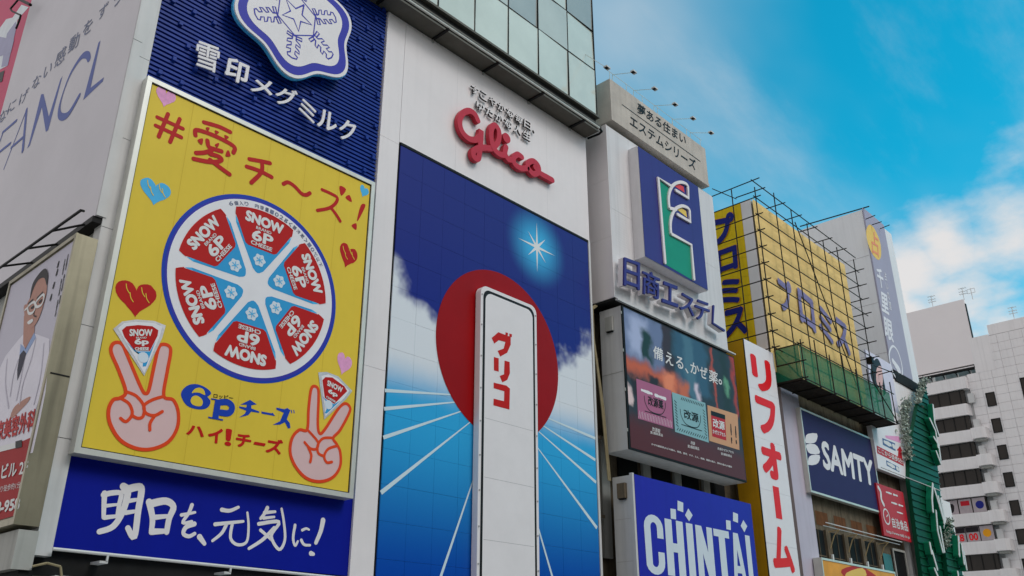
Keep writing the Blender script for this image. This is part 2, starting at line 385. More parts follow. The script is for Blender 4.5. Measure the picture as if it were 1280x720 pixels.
def net_mat(name, col, open_, scale, ka=.7, kb=1.25):
    m = bpy.data.materials.new(name); m.use_nodes = True
    n = m.node_tree.nodes; l = m.node_tree.links; p = n['Principled BSDF']
    g = n.new('ShaderNodeNewGeometry')
    t = n.new('ShaderNodeTexNoise'); t.inputs['Scale'].default_value = scale; t.inputs['Detail'].default_value = 4
    mp = n.new('ShaderNodeMapping'); mp.inputs['Scale'].default_value = (1, 1, 0.35); l.new(g.outputs['Position'], mp.inputs[0]); l.new(mp.outputs[0], t.inputs['Vector'])
    mx = n.new('ShaderNodeMix'); mx.data_type = 'RGBA'; l.new(t.outputs['Fac'], mx.inputs[0])
    mx.inputs[6].default_value = (*[c * ka for c in col], 1); mx.inputs[7].default_value = (*[min(c * kb, 0.9) for c in col], 1)
    l.new(mx.outputs[2], p.inputs['Base Color']); p.inputs['Roughness'].default_value = 0.8
    mr = n.new('ShaderNodeMapRange'); l.new(t.outputs['Fac'], mr.inputs[0]); mr.inputs[3].default_value = 1 - open_ - 0.12; mr.inputs[4].default_value = 1 - open_ + 0.12
    l.new(mr.outputs[0], p.inputs['Alpha'])
    tl = n.new('ShaderNodeBsdfTranslucent'); l.new(mx.outputs[2], tl.inputs[0])
    ad = n.new('ShaderNodeMixShader'); ad.inputs[0].default_value = 0.3
    l.new(p.outputs[0], ad.inputs[1]); l.new(tl.outputs[0], ad.inputs[2]); l.new(ad.outputs[0], n['Material Output'].inputs['Surface'])
    return m
M['tarp'] = mk('yellowed mesh tarp', (0.86, 0.61, 0.24), 0.75, 0.05, 0.8, streak=0.06)
M['green_net'] = net_mat('green safety net', (0.006, 0.22, 0.12), 0.22, 1.2)

# printed sky of the big display: colours change with height and across the print
def display_material():
    m = bpy.data.materials.new('printed sky and track'); m.use_nodes = True
    n = m.node_tree.nodes; l = m.node_tree.links; p = n['Principled BSDF']; p.inputs['Roughness'].default_value = 0.35; p.inputs['Specular IOR Level'].default_value = 0.15
    g = n.new('ShaderNodeNewGeometry'); sp = n.new('ShaderNodeSeparateXYZ'); l.new(g.outputs['Position'], sp.inputs[0])
    def mt(op, a, b=None, c=None, clamp=False):
        q = n.new('ShaderNodeMath'); q.operation = op; q.use_clamp = clamp
        for i, v in enumerate((a, b, c)):
            if v is None: continue
            if isinstance(v, (int, float)): q.inputs[i].default_value = v
            else: l.new(v, q.inputs[i])
        return q.outputs[0]
    def sm(x, a, b):
        q = n.new('ShaderNodeMapRange'); q.interpolation_type = 'SMOOTHSTEP'; l.new(x, q.inputs[0]); q.inputs[1].default_value = a; q.inputs[2].default_value = b; return q.outputs[0]
    def mix(f, a, b):
        q = n.new('ShaderNodeMix'); q.data_type = 'RGBA'; l.new(f, q.inputs[0])
        for i, v in ((6, a), (7, b)):
            if isinstance(v, tuple): q.inputs[i].default_value = (*v, 1)
            else: l.new(v, q.inputs[i])
        return q.outputs[2]
    X, Z = sp.outputs[0], mt('SUBTRACT', sp.outputs[2], CZ)
    nz = n.new('ShaderNodeTexNoise'); nz.inputs['Scale'].default_value = 0.9; nz.inputs['Detail'].default_value = 3; l.new(g.outputs['Position'], nz.inputs['Vector'])
    puffs = mt('MULTIPLY', mt('SUBTRACT', nz.outputs['Fac'], 0.5), 3.0)
    dx = mt('ABSOLUTE', mt('SUBTRACT', X, 20.9))
    top = mt('ADD', mt('ADD', mt('MULTIPLY', dx, 0.75), 8.0), puffs)                  # upper rim of the clouds
    f_cloud = sm(mt('SUBTRACT', Z, top), -0.45, 0.55)
    sky = mix(sm(Z, 9.5, 15.5), rgb(18, 30, 112), rgb(32, 38, 108))
    sx = mt('SUBTRACT', X, STAR[0]); sz = mt('SUBTRACT', Z, STAR[1] - CZ)
    dist = mt('SQRT', mt('ADD', mt('MULTIPLY', sx, sx), mt('MULTIPLY', sz, sz)))
    sky = mix(sm(dist, 1.8, 0.1), sky, rgb(60, 160, 205))
    col = mix(f_cloud, rgb(196, 200, 206), sky)
    low = mix(sm(Z, 2.2, 7.6), rgb(4, 58, 146), rgb(40, 144, 194))
    col = mix(sm(mt('ADD', Z, mt('MULTIPLY', puffs, 0.1)), 7.5, 9.1), low, col)
    l.new(col, p.inputs['Base Color'])
    return m

# fine ceramic tile relief for the logo tower
def tile_mat(name, col, su, sv):
    m = mk(name, col, 0.4, 0.05, 0.6, streak=0.1)
    n = m.node_tree.nodes; l = m.node_tree.links
    g = n.new('ShaderNodeNewGeometry'); sp = n.new('ShaderNodeSeparateXYZ'); l.new(g.outputs['Position'], sp.inputs[0])
    ad = n.new('ShaderNodeMath'); l.new(sp.outputs[0], ad.inputs[0]); l.new(sp.outputs[1], ad.inputs[1])
    cb = n.new('ShaderNodeCombineXYZ'); l.new(ad.outputs[0], cb.inputs[0]); l.new(sp.outputs[2], cb.inputs[1])
    br = n.new('ShaderNodeTexBrick'); br.offset = 0; br.inputs['Scale'].default_value = 1; br.inputs['Brick Width'].default_value = su; br.inputs['Row Height'].default_value = sv
    br.inputs['Mortar Size'].default_value = 0.012; l.new(cb.outputs[0], br.inputs['Vector'])
    bp = n.new('ShaderNodeBump'); bp.inputs['Strength'].default_value = 0.5; bp.inputs['Distance'].default_value = 0.006; bp.invert = True
    l.new(br.outputs['Fac'], bp.inputs['Height']); l.new(bp.outputs[0], n['Principled BSDF'].inputs['Normal'])
    return m
M['ftile'] = tile_mat('white ceramic tile', rgb(188, 186, 188), 0.24, 0.12)

# blurred picture on the LED screen (a screen gives off its own light)
def led_material():
    m = bpy.data.materials.new('screen picture'); m.use_nodes = True
    n = m.node_tree.nodes; l = m.node_tree.links; p = n['Principled BSDF']; p.inputs['Roughness'].default_value = 0.4; p.inputs['Specular IOR Level'].default_value = 0.2
    g = n.new('ShaderNodeNewGeometry'); sp = n.new('ShaderNodeSeparateXYZ')
    t = n.new('ShaderNodeTexNoise'); t.inputs['Scale'].default_value = 1.4; t.inputs['Detail'].default_value = 3; l.new(g.outputs['Position'], t.inputs['Vector'])
    ad = n.new('ShaderNodeVectorMath'); ad.operation = 'MULTIPLY_ADD'; l.new(t.outputs['Color'], ad.inputs[0]); ad.inputs[1].default_value = (0.9, 0, 0.9); l.new(g.outputs['Position'], ad.inputs[2])
    l.new(ad.outputs[0], sp.inputs[0])
    P = front(19.38); cur = None
    def edge(out, a, b):
        q = n.new('ShaderNodeMapRange'); q.interpolation_type = 'SMOOTHSTEP'; l.new(out, q.inputs[0]); q.inputs[1].default_value = a; q.inputs[2].default_value = b; return q.outputs[0]
    def mul(a, b):
        q = n.new('ShaderNodeMath'); q.operation = 'MULTIPLY'; l.new(a, q.inputs[0]); l.new(b, q.inputs[1]); return q.outputs[0]
    X, Z = sp.outputs[0], sp.outputs[2]
    first = n.new('ShaderNodeRGB'); first.outputs[0].default_value = (0.022, 0.026, 0.034, 1); cur = first.outputs[0]
    def patch(x0, y0, x1, y1, c, soft=.35):
        nonlocal cur
        u0, v1 = P.uv(x0, y0); u1, v0 = P.uv(x1, y1)
        u0 += .45; u1 += .45; v0 += .45; v1 += .45
        if v0 > v1 - .2: v0 = v1 - .4
        f = mul(mul(edge(X, u0 - soft, u0 + soft), edge(X, u1 + soft, u1 - soft)), mul(edge(Z, v0 - soft, v0 + soft), edge(Z, v1 + soft, v1 - soft)))
        q = n.new('ShaderNodeMix'); q.data_type = 'RGBA'; l.new(f, q.inputs[0]); l.new(cur, q.inputs[6]); q.inputs[7].default_value = (*[lin(v) for v in c], 1); cur = q.outputs[2]
    patch(770, 375, 835, 470, (96, 108, 140)); patch(785, 392, 812, 450, (150, 160, 190)); patch(800, 410, 816, 455, (28, 48, 44), .2)
    patch(826, 400, 842, 470, (52, 36, 42), .15); patch(840, 405, 888, 500, (48, 78, 100), .25); patch(852, 415, 872, 500, (66, 100, 118), .2)
    patch(886, 420, 898, 520, (170, 66, 44), .15); patch(898, 430, 916, 520, (34, 40, 38), .2); patch(905, 470, 912, 495, (90, 140, 110), .15); patch(912, 440, 924, 520, (150, 48, 40), .15)
    patch(770, 442, 850, 490, (176, 84, 54), .3); patch(790, 470, 806, 500, (36, 26, 30), .12); patch(812, 468, 826, 500, (40, 28, 32), .12); patch(776, 478, 790, 505, (196, 176, 176), .12)
    patch(828, 466, 845, 490, (206, 120, 84), .2); patch(848, 476, 862, 505, (176, 92, 62), .2); patch(868, 478, 876, 505, (186, 176, 190), .15)
    rb = P.uv(790, 540)[1]; f = edge(Z, rb + 1.6, rb + .6)
    q = n.new('ShaderNodeMix'); q.data_type = 'RGBA'; l.new(f, q.inputs[0]); l.new(cur, q.inputs[6]); q.inputs[7].default_value = (0.075, 0.012, 0.014, 1); cur = q.outputs[2]
    l.new(cur, p.inputs['Base Color']); l.new(cur, p.inputs['Emission Color']); p.inputs['Emission Strength'].default_value = 0.22
    return m
M['led'] = led_material()

# ================================================================== SETTING
g_ = MB().box((-260, -260, -0.5), (420, 320, 0.0)).build('promenade', M['ground']); g_['kind'] = 'structure'
b_ = MB().box((-6, -12, 3.0), (5, 14, CZ - 1.62)).build('bridge_deck', M['ground']); b_['kind'] = 'structure'

ob = MB()
for x0_, x1_, h_ in ((-70, -30, 22), (-29.9, -14, 27), (-13.9, 6, 24), (6.1, 24, 29), (24.1, 46, 23), (46.1, 70, 27), (70.1, 110, 24)): ob.box((x0_, -52, 0), (x1_, -21 - (h_ % 3) * .4, h_))
ob = ob.build('unseen_opposite_buildings', M['concrete']); ob['kind'] = 'structure'  # unseen buildings across the canal, added to dim the lower facades

# ================================================================== 1 corner building at the left (blue and yellow signs)
y0 = 20.35
cb = thing('corner_building', (11, 24, 0), 'pale grey corner building carrying the blue and yellow signs', 'building')
MB().box((7.2, y0, 0), (15.1, 34, CZ + 24)).build('wall', M['wallgrey'], cb)
# corner column of folded metal sheets, one piece per storey
Pf = front(19.98)
zs = [CZ + 2.25, CZ + 4.7, CZ + 7.3, CZ + 9.8, CZ + 12.3, CZ + 14.8, CZ + 17.5, CZ + 20.5]
for a, b in zip(zs[:-1], zs[1:]):
    MB().pbox(Pf, 7.12, 7.47, a + 0.008, b - 0.008, -0.40, 0.0).build('column_panel', M['clad_grey'], cb)
# parapet under the blue banner with two coping stones
MB().box((7.6, 19.9, 0), (15.05, 20.35, CZ + 1.78)).build('parapet', M['wallgrey'], cb)
for k in range(3):
    MB().box((7.56 + k * 2.5, 19.82, CZ + 1.785), (7.56 + (k + 1) * 2.5 - 0.02, 20.34, CZ + 1.88)).build('coping', M['clad_grey'], cb)
MB().box((7.2, 20.3, CZ + 1.9), (15.0, 20.345, CZ + 2.6)).build('recess_shade', M['dark'], cb)  # thin dark sheet stands in for the shade under the banner

# ---- big white billboard on the left face
Ps = side(6.94)
fb = thing('white_billboard', (6.94, 25.5, CZ + 10), 'large plain white billboard with slanted slate blue lettering', 'billboard')
FY = 30.95
MB().box((6.94, 20.0, CZ + 10.02), (7.19, FY, CZ + 27)).build('face_panel', M['fancl'], fb)
MB().box((6.95, 19.955, CZ + 10.03), (7.185, 19.995, CZ + 15.2)).build('edge_trim', M['clad_grey'], fb)
MB().box((6.95, 19.955, CZ + 15.22), (7.185, 19.995, CZ + 27)).build('edge_trim', M['clad_grey'], fb)
MB().box((6.9, 20.02, CZ + 9.86), (7.45, FY, CZ + 10.012)).build('soffit', M['black'], fb)
# lettering: traced strokes of the big word, then the slanted line above it
sK = lambda x, y: (x / 2.4, y / 2.4)
for poly_ in ([(296, 128), (302, 122), (272, 264), (312, 232), (309, 244), (250, 300)],
              [(82, 446), (88, 428), (124, 283), (131, 282), (147, 350), (181, 240), (188, 228), (145, 390), (138, 396), (126, 322), (90, 436)]):
    MB().ppoly(Ps, [sK(*q) for q in poly_], 0.006).build('letter', M['ink'], fb)
fl = MB(); fl.pstroke(Ps, [sK(*q) for q in ((12, 507), (80, 330))], 0.07, 0.006, smooth=0); fl.pstroke(Ps, [sK(*q) for q in ((80, 330), (69, 452))], 0.17, 0.0075, smooth=0); fl.pstroke(Ps, [sK(*q) for q in ((34, 443), (70, 412))], 0.11, 0.009, smooth=0).build('letter', M['ink'], fb)
fl = MB(); fl.pstroke(Ps, [sK(*q) for q in ((-30, 510), (10, 396))], 0.10, 0.006, smooth=0); fl.pstroke(Ps, [sK(*q) for q in ((8, 398), (50, 362))], 0.12, 0.0075, smooth=0); fl.pstroke(Ps, [sK(*q) for q in ((-8, 462), (32, 430))], 0.11, 0.009, smooth=0).build('letter', M['ink'], fb)
fl = MB(); q_ = spline([Ps.uv(*sK(*q)) for q in ((268, 178), (262, 165), (244, 172), (212, 222), (188, 285), (178, 330), (184, 350), (206, 342), (238, 288))], 6, False)
fl.stroke(Ps, q_, 0.20, 0.006, taper=[(0.45 + 0.75 * abs(math.sin(math.pi * 1.5 * k / len(q_) + .9)) ** 1.2) for k in range(len(q_))]).build('letter', M['ink'], fb)
t = MB()
for ch, cx, cy, s_ in (('な', 4, 145, 8), ('に', 15, 133, 7.5), ('げ', 30, 121, 8.5), ('な', 46, 102, 8.5), ('い', 60, 88, 8), ('感', 76, 71, 10.5), ('動', 93, 53, 10.5), ('を', 110, 34, 9.5), ('ず', 129, 14, 9), ('っ', 147, 0, 8)):
    dx = s_ * 0.62
    MB().text(Ps, ch, (cx - dx - 2, cy + s_ * 0.9 + dx * .9), (cx + dx - 2, cy + s_ * 0.9 - dx * .7), (cx - dx + 2, cy - s_ * 0.9 + dx * .7), 0.006, 0.004).build('letter', M['inkgrey'], fb)
lb = thing('lamp_rail', (6.2, 24, CZ + 10.2), 'thin black lamp rail along the foot of the white billboard', 'rail')
Pr = side(6.25)
a = Pr.hit(101, 263); b = Pr.hit(-30, 356)
MB().tube(a, b, 0.035).build('rail_tube', M['black'], lb)
MB().tube(a, a + Vector((0.10, 0.1, 0.06)), 0.03).build('end_hook', M['black'], lb)
for q in ((64, 289), (32, 311), (2, 333)):
    h = Pr.hit(*q); MB().tube(h, (6.93, h.y - 0.1, CZ + 9.95), 0.028).build('arm', M['black'], lb)

# ---- pink billboard beyond it
Pk = side(7.13)
pk = thing('pink_billboard', (7.3, 34, CZ + 12), 'magenta billboard with a white spray bottle at the top left', 'billboard')
MB().box((7.13, 31.0, CZ + 12), (7.6, 46, CZ + 36)).build('face_panel', M['pinkboard'], pk)
bt = MB(); bt.ppoly(Pk, [(-14, 60), (0, 35), (8, 24), (16, 22), (27, 6), (36, 9), (22, 25), (21, 33), (10, 82), (-10, 92)], 0.006, 0).build('bottle_print', M['bottle'], pk)
MB().ppoly(Pk, [(9, 42), (20, 27), (21, 33), (10, 82), (2, 84)], 0.010).build('bottle_shade', M['bottle_s'], pk)
MB().ppoly(Pk, [(-12, 62), (0, 46), (18, 50), (14, 66), (-10, 74)], 0.014).build('bottle_label', M['bottle_s'], pk)
MB().ppoly(Pk, [(-10, 96), (6, 88), (3, 102), (-10, 106)], 0.014).build('dark_mark', M['black_ink'], pk)
h = [side(6.6).hit(*q) for q in ((25, -3), (13, 11), (15, 14), (26, 19), (24, 26), (20, 36))]
tag(MB().path(h, 0.035).build('bracket', M['black']), 'bent black steel bracket at the top corner of the white billboard', 'bracket')
tag(MB().path([side(6.6).hit(22, -2), side(6.6).hit(38, 6)], 0.06).build('bracket_bar', M['black']), 'short thick black bar above the spray bottle picture', 'bar')

# ---- clinic board with the printed man
Pd = side(6.62)
M['clinic_bg'] = mk('clinic backdrop', rgb(170, 166, 178), .5, .03)
dd = thing('clinic_billboard', (6.8, 22, CZ + 2.8), 'billboard with a man in a white coat and glasses, red lower part', 'billboard')
DY1 = 23.95
MB().box((6.62, 19.88, CZ + 2.8), (7.08, DY1, CZ + 9.38)).build('steel_case', M['steel'], dd)
MB().rect(Pd, -DY1 + .06, -20.02, CZ + 2.98, CZ + 9.24, 0.012).build('picture', M['clinic_bg'], dd)
MB().frame(Pd, -DY1 - .02, -19.86, CZ + 2.8, CZ + 9.38, 0.10, 0.0, 0.05).build('frame', M['steel'], dd)
MB().box((6.66, 19.868, CZ + 6.0), (7.07, 19.878, CZ + 6.03)).build('case_seam', M['dark'], dd)
MB().rect(Pd, -DY1 + .06, -20.02, CZ + 2.98, CZ + 4.6, 0.020).build('red_field', M['clinic_red'], dd)
MB().ppoly(Pd, [(0, 462), (8, 445), (24, 425), (33, 415), (47, 418), (63, 424), (62, 450), (58, 490), (50, 530), (42, 566), (10, 575), (-20, 580), (-20, 480)], 0.018).build('coat_print', M['coat'], dd)
MB().ppoly(Pd, [(25, 450), (27, 430), (33, 436), (44, 416), (46, 422), (33, 445), (24, 470)], 0.022).build('shirt_print', M['shirt'], dd)
MB().ppoly(Pd, [(26, 444), (31, 438), (34, 442), (30, 458), (23, 476), (23, 462)], 0.026).build('tie_print', M['tie'], dd)
MB().ppoly(Pd, [(31, 395), (30, 430), (33, 437), (44, 416), (45, 400)], 0.022).build('neck_print', M['skin'], dd)
MB().ppoly(Pd, [(40, 370), (46, 352), (54, 343), (59, 347), (60, 362), (56, 380), (50, 398), (43, 409), (36, 409), (32, 398), (33, 385)], 0.026, 5).build('face_print', M['skin'], dd)
MB().ppoly(Pd, [(39, 374), (42, 356), (50, 343), (58, 336), (61.5, 343), (60, 357), (57, 348), (50, 350), (44, 360)], 0.030, 4).build('hair_print', M['hair'], dd)
gl = MB()
gl.pstroke(Pd, [(37, 384), (44, 378), (46, 384), (43, 391), (38, 392)], 0.07, 0.034, closed=True); gl.pstroke(Pd, [(47, 378), (55, 369), (57, 372), (54, 381), (48, 384)], 0.07, 0.034, closed=True)
gl.pstroke(Pd, [(33, 388), (37, 385)], 0.06, 0.036, smooth=0).build('glasses_print', M['white_ink'], dd)
MB().ppoly(Pd, [(36, 403), (42, 399), (43, 402), (38, 406)], 0.034, 4).build('smile_print', M['white_ink'], dd)
fd = MB()
for st in ([(33, 440), (28, 470), (22, 500)], [(46, 424), (40, 450), (30, 480), (26, 505)], [(56, 430), (52, 470), (44, 505)], [(10, 450), (8, 480), (12, 510)], [(24, 450), (18, 470), (14, 495)], [(50, 500), (38, 530), (20, 545)]): fd.pstroke(Pd, st, 0.05, 0.0225, smooth=5)
fd.build('coat_folds', M['clinic_bg'], dd)
ey = MB(); ey.ppoly(Pd, [(40, 385), (44, 382), (44, 385), (41, 387)], .032, 3); ey.ppoly(Pd, [(50, 378), (54, 374), (54, 377), (51, 380)], .032, 3); ey.pstroke(Pd, [(46, 384), (44, 394), (47, 396)], .035, .0325); ey.pstroke(Pd, [(37, 380), (43, 375)], .05, .032); ey.pstroke(Pd, [(48, 373), (55, 366)], .05, .032)
ey.build('feature_lines', M['hair'], dd)
MB().ppoly(Pd, [(31, 385), (34, 381), (35, 394), (33, 398)], 0.027, 3).build('ear_print', M['skin'], dd)
MB().ppoly(Pd, [(14, 522), (20, 508), (38, 496), (37, 502), (24, 516), (18, 522)], 0.024, 4).build('hand_print', M['skin'], dd)
MB().text(Pd, '京美容外科', (-4, 553), (45, 538), (-1, 527), 0.030, 0.035).build('lettering', M['red_ink'], dd)
MB().ppoly(Pd, [(-6, 567), (22, 560), (22, 553), (-6, 560)], 0.028).build('search_field', M['white_ink'], dd)
MB().ppoly(Pd, [(21, 561), (29, 559), (29, 550), (21, 552)], 0.030).build('search_button', M['black_ink'], dd)
MB().text(Pd, '1ビル 2F', (-2, 600), (36, 592), (0, 582), 0.028, 0.03).build('lettering', M['white_ink'], dd)
MB().text(Pd, '駅より徒歩約1分', (-8, 618), (27, 610), (-7, 610), 0.028, 0.0).build('lettering', M['white_ink'], dd)
MB().text(Pd, '8-958', (-4, 643), (26, 637), (-2, 628), 0.028, 0.04).build('lettering', M['white_ink'], dd)
t = MB()
for x_, y_ in ((74, 330), (72.5, 340), (68.5, 356), (65, 371)): t.dashes(Pd, Pd.uv(x_ + .6, y_ - 2.5), Pd.uv(x_ - 1, y_ + 4), 2, .10, .022)
t.dashes(Pd, Pd.uv(82.5, 324), Pd.uv(70, 396), 14, .05, .022); t.dashes(Pd, Pd.uv(86.5, 318), Pd.uv(75, 380), 12, .05, .022)
t.build('lettering', M['black_ink'], dd, kind='stuff')
aw = thing('metal_awning', (6.9, 21, CZ + 1.0), 'dull grey metal awning box under the clinic board', 'awning')
MB().box((6.72, 19.92, CZ + 1.95), (7.12, 27, CZ + 2.72)).build('fascia', M['wallgrey'], aw)
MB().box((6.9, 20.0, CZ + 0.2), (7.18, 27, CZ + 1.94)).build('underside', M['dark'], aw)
MB().path([(7.1, 19.85, CZ + 2.02), (7.35, 19.8, CZ + 2.1), (7.62, 19.78, CZ + 2.05), (7.68, 19.78, CZ + 1.85), (7.68, 19.79, CZ + 0.8)], 0.025).build('cable', M['cable'], aw)

# ---- blue louvre wall with studs, white emblem and letters
Pl = front(20.15)
bl_ = thing('louvre_sign', (11.3, 20.2, CZ + 14.3), 'deep blue ribbed sign wall studded with small lamps', 'sign')
LU0, LU1, LV0, LV1 = 7.5, 15.08, CZ + 14.2, CZ + 22.5
MB().pbox(Pl, LU0, LU1, LV0, LV1, -0.18, 0.0).build('backing', M['louvre_back'], bl_)
r = MB(); v = LV0 + 0.05
while v < LV1:
    r.pbox(Pl, LU0, LU1 + random.uniform(0.0, 0.03), v, v + 0.075, 0.002, 0.085); v += 0.142
r.build('ribs', M['louvre'], bl_, kind='stuff')
stud = None
k = 0
for i in range(12):
    for j in range(13):
        u = LU0 + 0.3 + i * 0.62 + (0.31 if j % 2 else 0); vv = LV0 + 0.45 + j * 0.6
        if u > LU1 - 0.1 or random.random() < 0.35: continue
        if stud is None:
            stud = MB().pbox(Pl, u - .05, u + .05, vv - .06, vv + .06, 0.04, 0.17).build('stud_lamp', M['louvre'], bl_); su, sv = u, vv
        else: inst(stud, 'stud_lamp', bl_, (u - su, 0, vv - sv))
EU, EV = 11.38, CZ + 18.52
Pe = front(19.62)
em = thing('snowflake_emblem', (EU, 19.8, EV - 2.3), 'white snowflake emblem with blue rim on the ribbed blue wall', 'emblem')
def flake(R, a=0.085): return [(EU + R * (1 + a * math.cos(6 * (t_ + math.pi / 2))) * math.cos(t_), EV + R * (1 + a * math.cos(6 * (t_ + math.pi / 2))) * math.sin(t_)) for t_ in [2 * math.pi * k / 96 for k in range(96)]]
MB().prism(Pe, flake(2.06), -0.14, 0.0).build('body', M['emblem_w'], em)
MB().prism(Pe, flake(2.085), -0.15, -0.05).build('blue_edge', M['sky_ink'], em)
for k in range(6): MB().tube((EU + 1.3 * math.cos(k), 19.76, EV + 1.3 * math.sin(k)), (EU + 1.3 * math.cos(k), 20.1, EV + 1.3 * math.sin(k)), .05).build('standoff', M['black'], em)
MB().poly(Pe, flake(1.96), 0.004).build('rim', M['emblem_b'], em)
MB().poly(Pe, flake(1.68), 0.008).build('field', M['emblem_w'], em)
fk = MB()
star = [(EU - .02 + (0.56 if k % 2 == 0 else 0.22) * math.cos(R_(68) + k * math.pi / 5), EV + .02 + (0.56 if k % 2 == 0 else 0.22) * math.sin(R_(68) + k * math.pi / 5)) for k in range(10)]
fk.stroke(Pe, star + [star[0]], 0.05, 0.012)
hexa = [(EU + 0.74 * math.cos(R_(30) + k * math.pi / 3), EV + 0.74 * math.sin(R_(30) + k * math.pi / 3)) for k in range(6)]
fk.stroke(Pe, hexa + [hexa[0]], 0.04, 0.012)
for k in range(6):
    a_ = R_(30) + k * math.pi / 3
    def loc(x, y): return (EU + (0.74 + x) * math.cos(a_) - y * math.sin(a_), EV + (0.74 + x) * math.sin(a_) + y * math.cos(a_))
    out = [(0.0, 0.06), (0.16, 0.07), (0.24, 0.22), (0.34, 0.24), (0.30, 0.08), (0.40, 0.08), (0.48, 0.21), (0.58, 0.23), (0.54, 0.08), (0.66, 0.08), (0.72, 0.18), (0.80, 0.16), (0.84, 0.0)]
    br = out + [(x, -y) for x, y in reversed(out[:-1])]
    fk.stroke(Pe, [loc(*q) for q in br], 0.045, 0.012)
    for sg in (1, -1): fk.stroke(Pe, [loc(0.02, 0), loc(-0.02, 0.26 * sg), loc(0.08, 0.27 * sg), loc(0.10, 0.06 * sg)], 0.045, 0.013)
fk.build('snowflake', M['emblem_b'], em)
lt = thing('white_letters', (11.4, 19.9, CZ + 14.6), 'row of white raised letters under the snowflake emblem', 'letters')
Pt = front(19.84)
for ch, bl0, br0, tl0, bd in (('雪', (243, 82), (272, 92), (247, 50), .015), ('印', (280, 96), (308, 108), (285, 69), .04), ('メ', (313, 113), (340, 122), (316, 94), .03), ('グ', (343, 128), (370, 136), (346, 106), .03),
                         ('ミ', (373, 140), (394, 156), (375, 120), .03), ('ル', (396, 157), (420, 167), (399, 134), .03), ('ク', (423, 173), (444, 177), (425, 148), .03)):
    lo_ = MB().text(Pt, ch, bl0, br0, tl0, -0.04, bd * .7, w1=0.0).build('letter', M['emblem_w'], lt)
    h = Pt.hit((bl0[0] + br0[0]) / 2 + 2, (bl0[1] + tl0[1]) / 2 + 4); MB().tube((h.x, 19.89, h.z), (h.x, 20.1, h.z), .03).build('standoff', M['black'], lo_)

# ---- yellow billboard
Py = front(19.75)
yb = thing('yellow_billboard', (11.3, 19.9, CZ + 4.3), 'large yellow billboard with a round cheese box and two hands', 'billboard')
U0, V0 = Py.uv(92, 566); U1, V1 = Py.uv(468, 229)
U0 -= 0.02
MB().pbox(Py, U0, U1, V0 + .0, V1, -0.35, -0.02).build('box', M['frame'], yb)
MB().rect(Py, U0 + .12, U1 - .12, V0 + .12, V1 - .12, 0.0).build('yellow_sheet', M['yellow'], yb)
MB().frame(Py, U0, U1, V0, V1, 0.13, -0.02, 0.05).build('frame', M['frame'], yb)
MB().frame(Py, U0 + .128, U1 - .128, V0 + .128, V1 - .128, 0.03, 0.001, 0.012).build('inner_seal', M['dark'], yb)
for k in range(1, 6):
    x = U0 + .13 + k * (U1 - U0 - .26) / 6; MB().rect(Py, x - .006, x + .006, V0 + .16, V1 - .16, 0.002).build('sheet_joint', M['joint_y'], yb)
# headline: drawn strokes
hl = MB()
sc = lambda x, y: (180 + x / 6.0, 100 + y / 6.0)
W_ = 0.105
for st in ([(180, 255), (110, 425)], [(268, 292), (195, 465)], [(100, 280), (290, 365)], [(88, 342), (278, 430)]): hl.pstroke(Py, [sc(*q) for q in st], W_ * 1.05, 0.006, smooth=0); 
for i, st in enumerate(([(450, 318), (560, 350), (645, 390)], [(385, 415), (385, 380), (420, 380), (520, 415), (640, 475), (680, 510), (670, 545)], [(475, 455), (485, 500), (530, 520), (580, 535)],
           [(390, 548), (450, 545), (505, 530)], [(372, 592), (470, 612), (540, 615), (580, 600), (560, 575), (495, 555)], [(495, 600), (560, 650), (640, 708)])):
    hl.pstroke(Py, [sc(*q) for q in st], W_ * 1.2, 0.006 + i * 0.0012, smooth=5)
for i, st in enumerate(([(462, 358), (490, 358), (480, 385)], [(530, 378), (562, 392), (540, 408)], [(602, 412), (636, 430), (612, 445)], [(400, 452), (440, 440), (432, 488)], [(530, 485), (562, 474), (550, 508)], [(610, 570), (628, 525), (648, 572)])):
    hl.ppoly(Py, [sc(*q) for q in st], 0.0142, 3)
s2 = lambda x, y: (180 + x / 3.0, y / 3.0)
for i, st in enumerate(([(395, 597), (440, 605), (472, 612)], [(385, 625), (430, 640), (478, 664)], [(442, 605), (440, 645), (402, 685)])): hl.pstroke(Py, [s2(*q) for q in st], W_ * 1.2, 0.006 + i * .0012, smooth=4)
s3 = lambda x, y: (340 + x / 4.236, 180 + y / 4.236)
hl.pstroke(Py, [s3(*q) for q in ((60, 212), (85, 203), (120, 225), (155, 262), (180, 270), (200, 260))], W_ * 1.15, 0.006, smooth=6)
for i, st in enumerate(([(265, 242), (310, 262), (345, 285), (335, 315), (300, 340), (240, 352)], [(312, 338), (340, 375), (360, 408)])): hl.pstroke(Py, [s3(*q) for q in st], W_, 0.006 + i * .0012, smooth=5)
for st in ([(357, 222), (392, 240), (366, 275)], [(388, 285), (410, 270), (422, 308)], [(420, 432), (446, 420), (445, 455)], [(470, 325), (490, 318), (492, 335), (458, 402), (450, 398)]): hl.ppoly(Py, [s3(*q) for q in st], 0.006, 3)
hl.build('headline', M['red_ink'], yb)
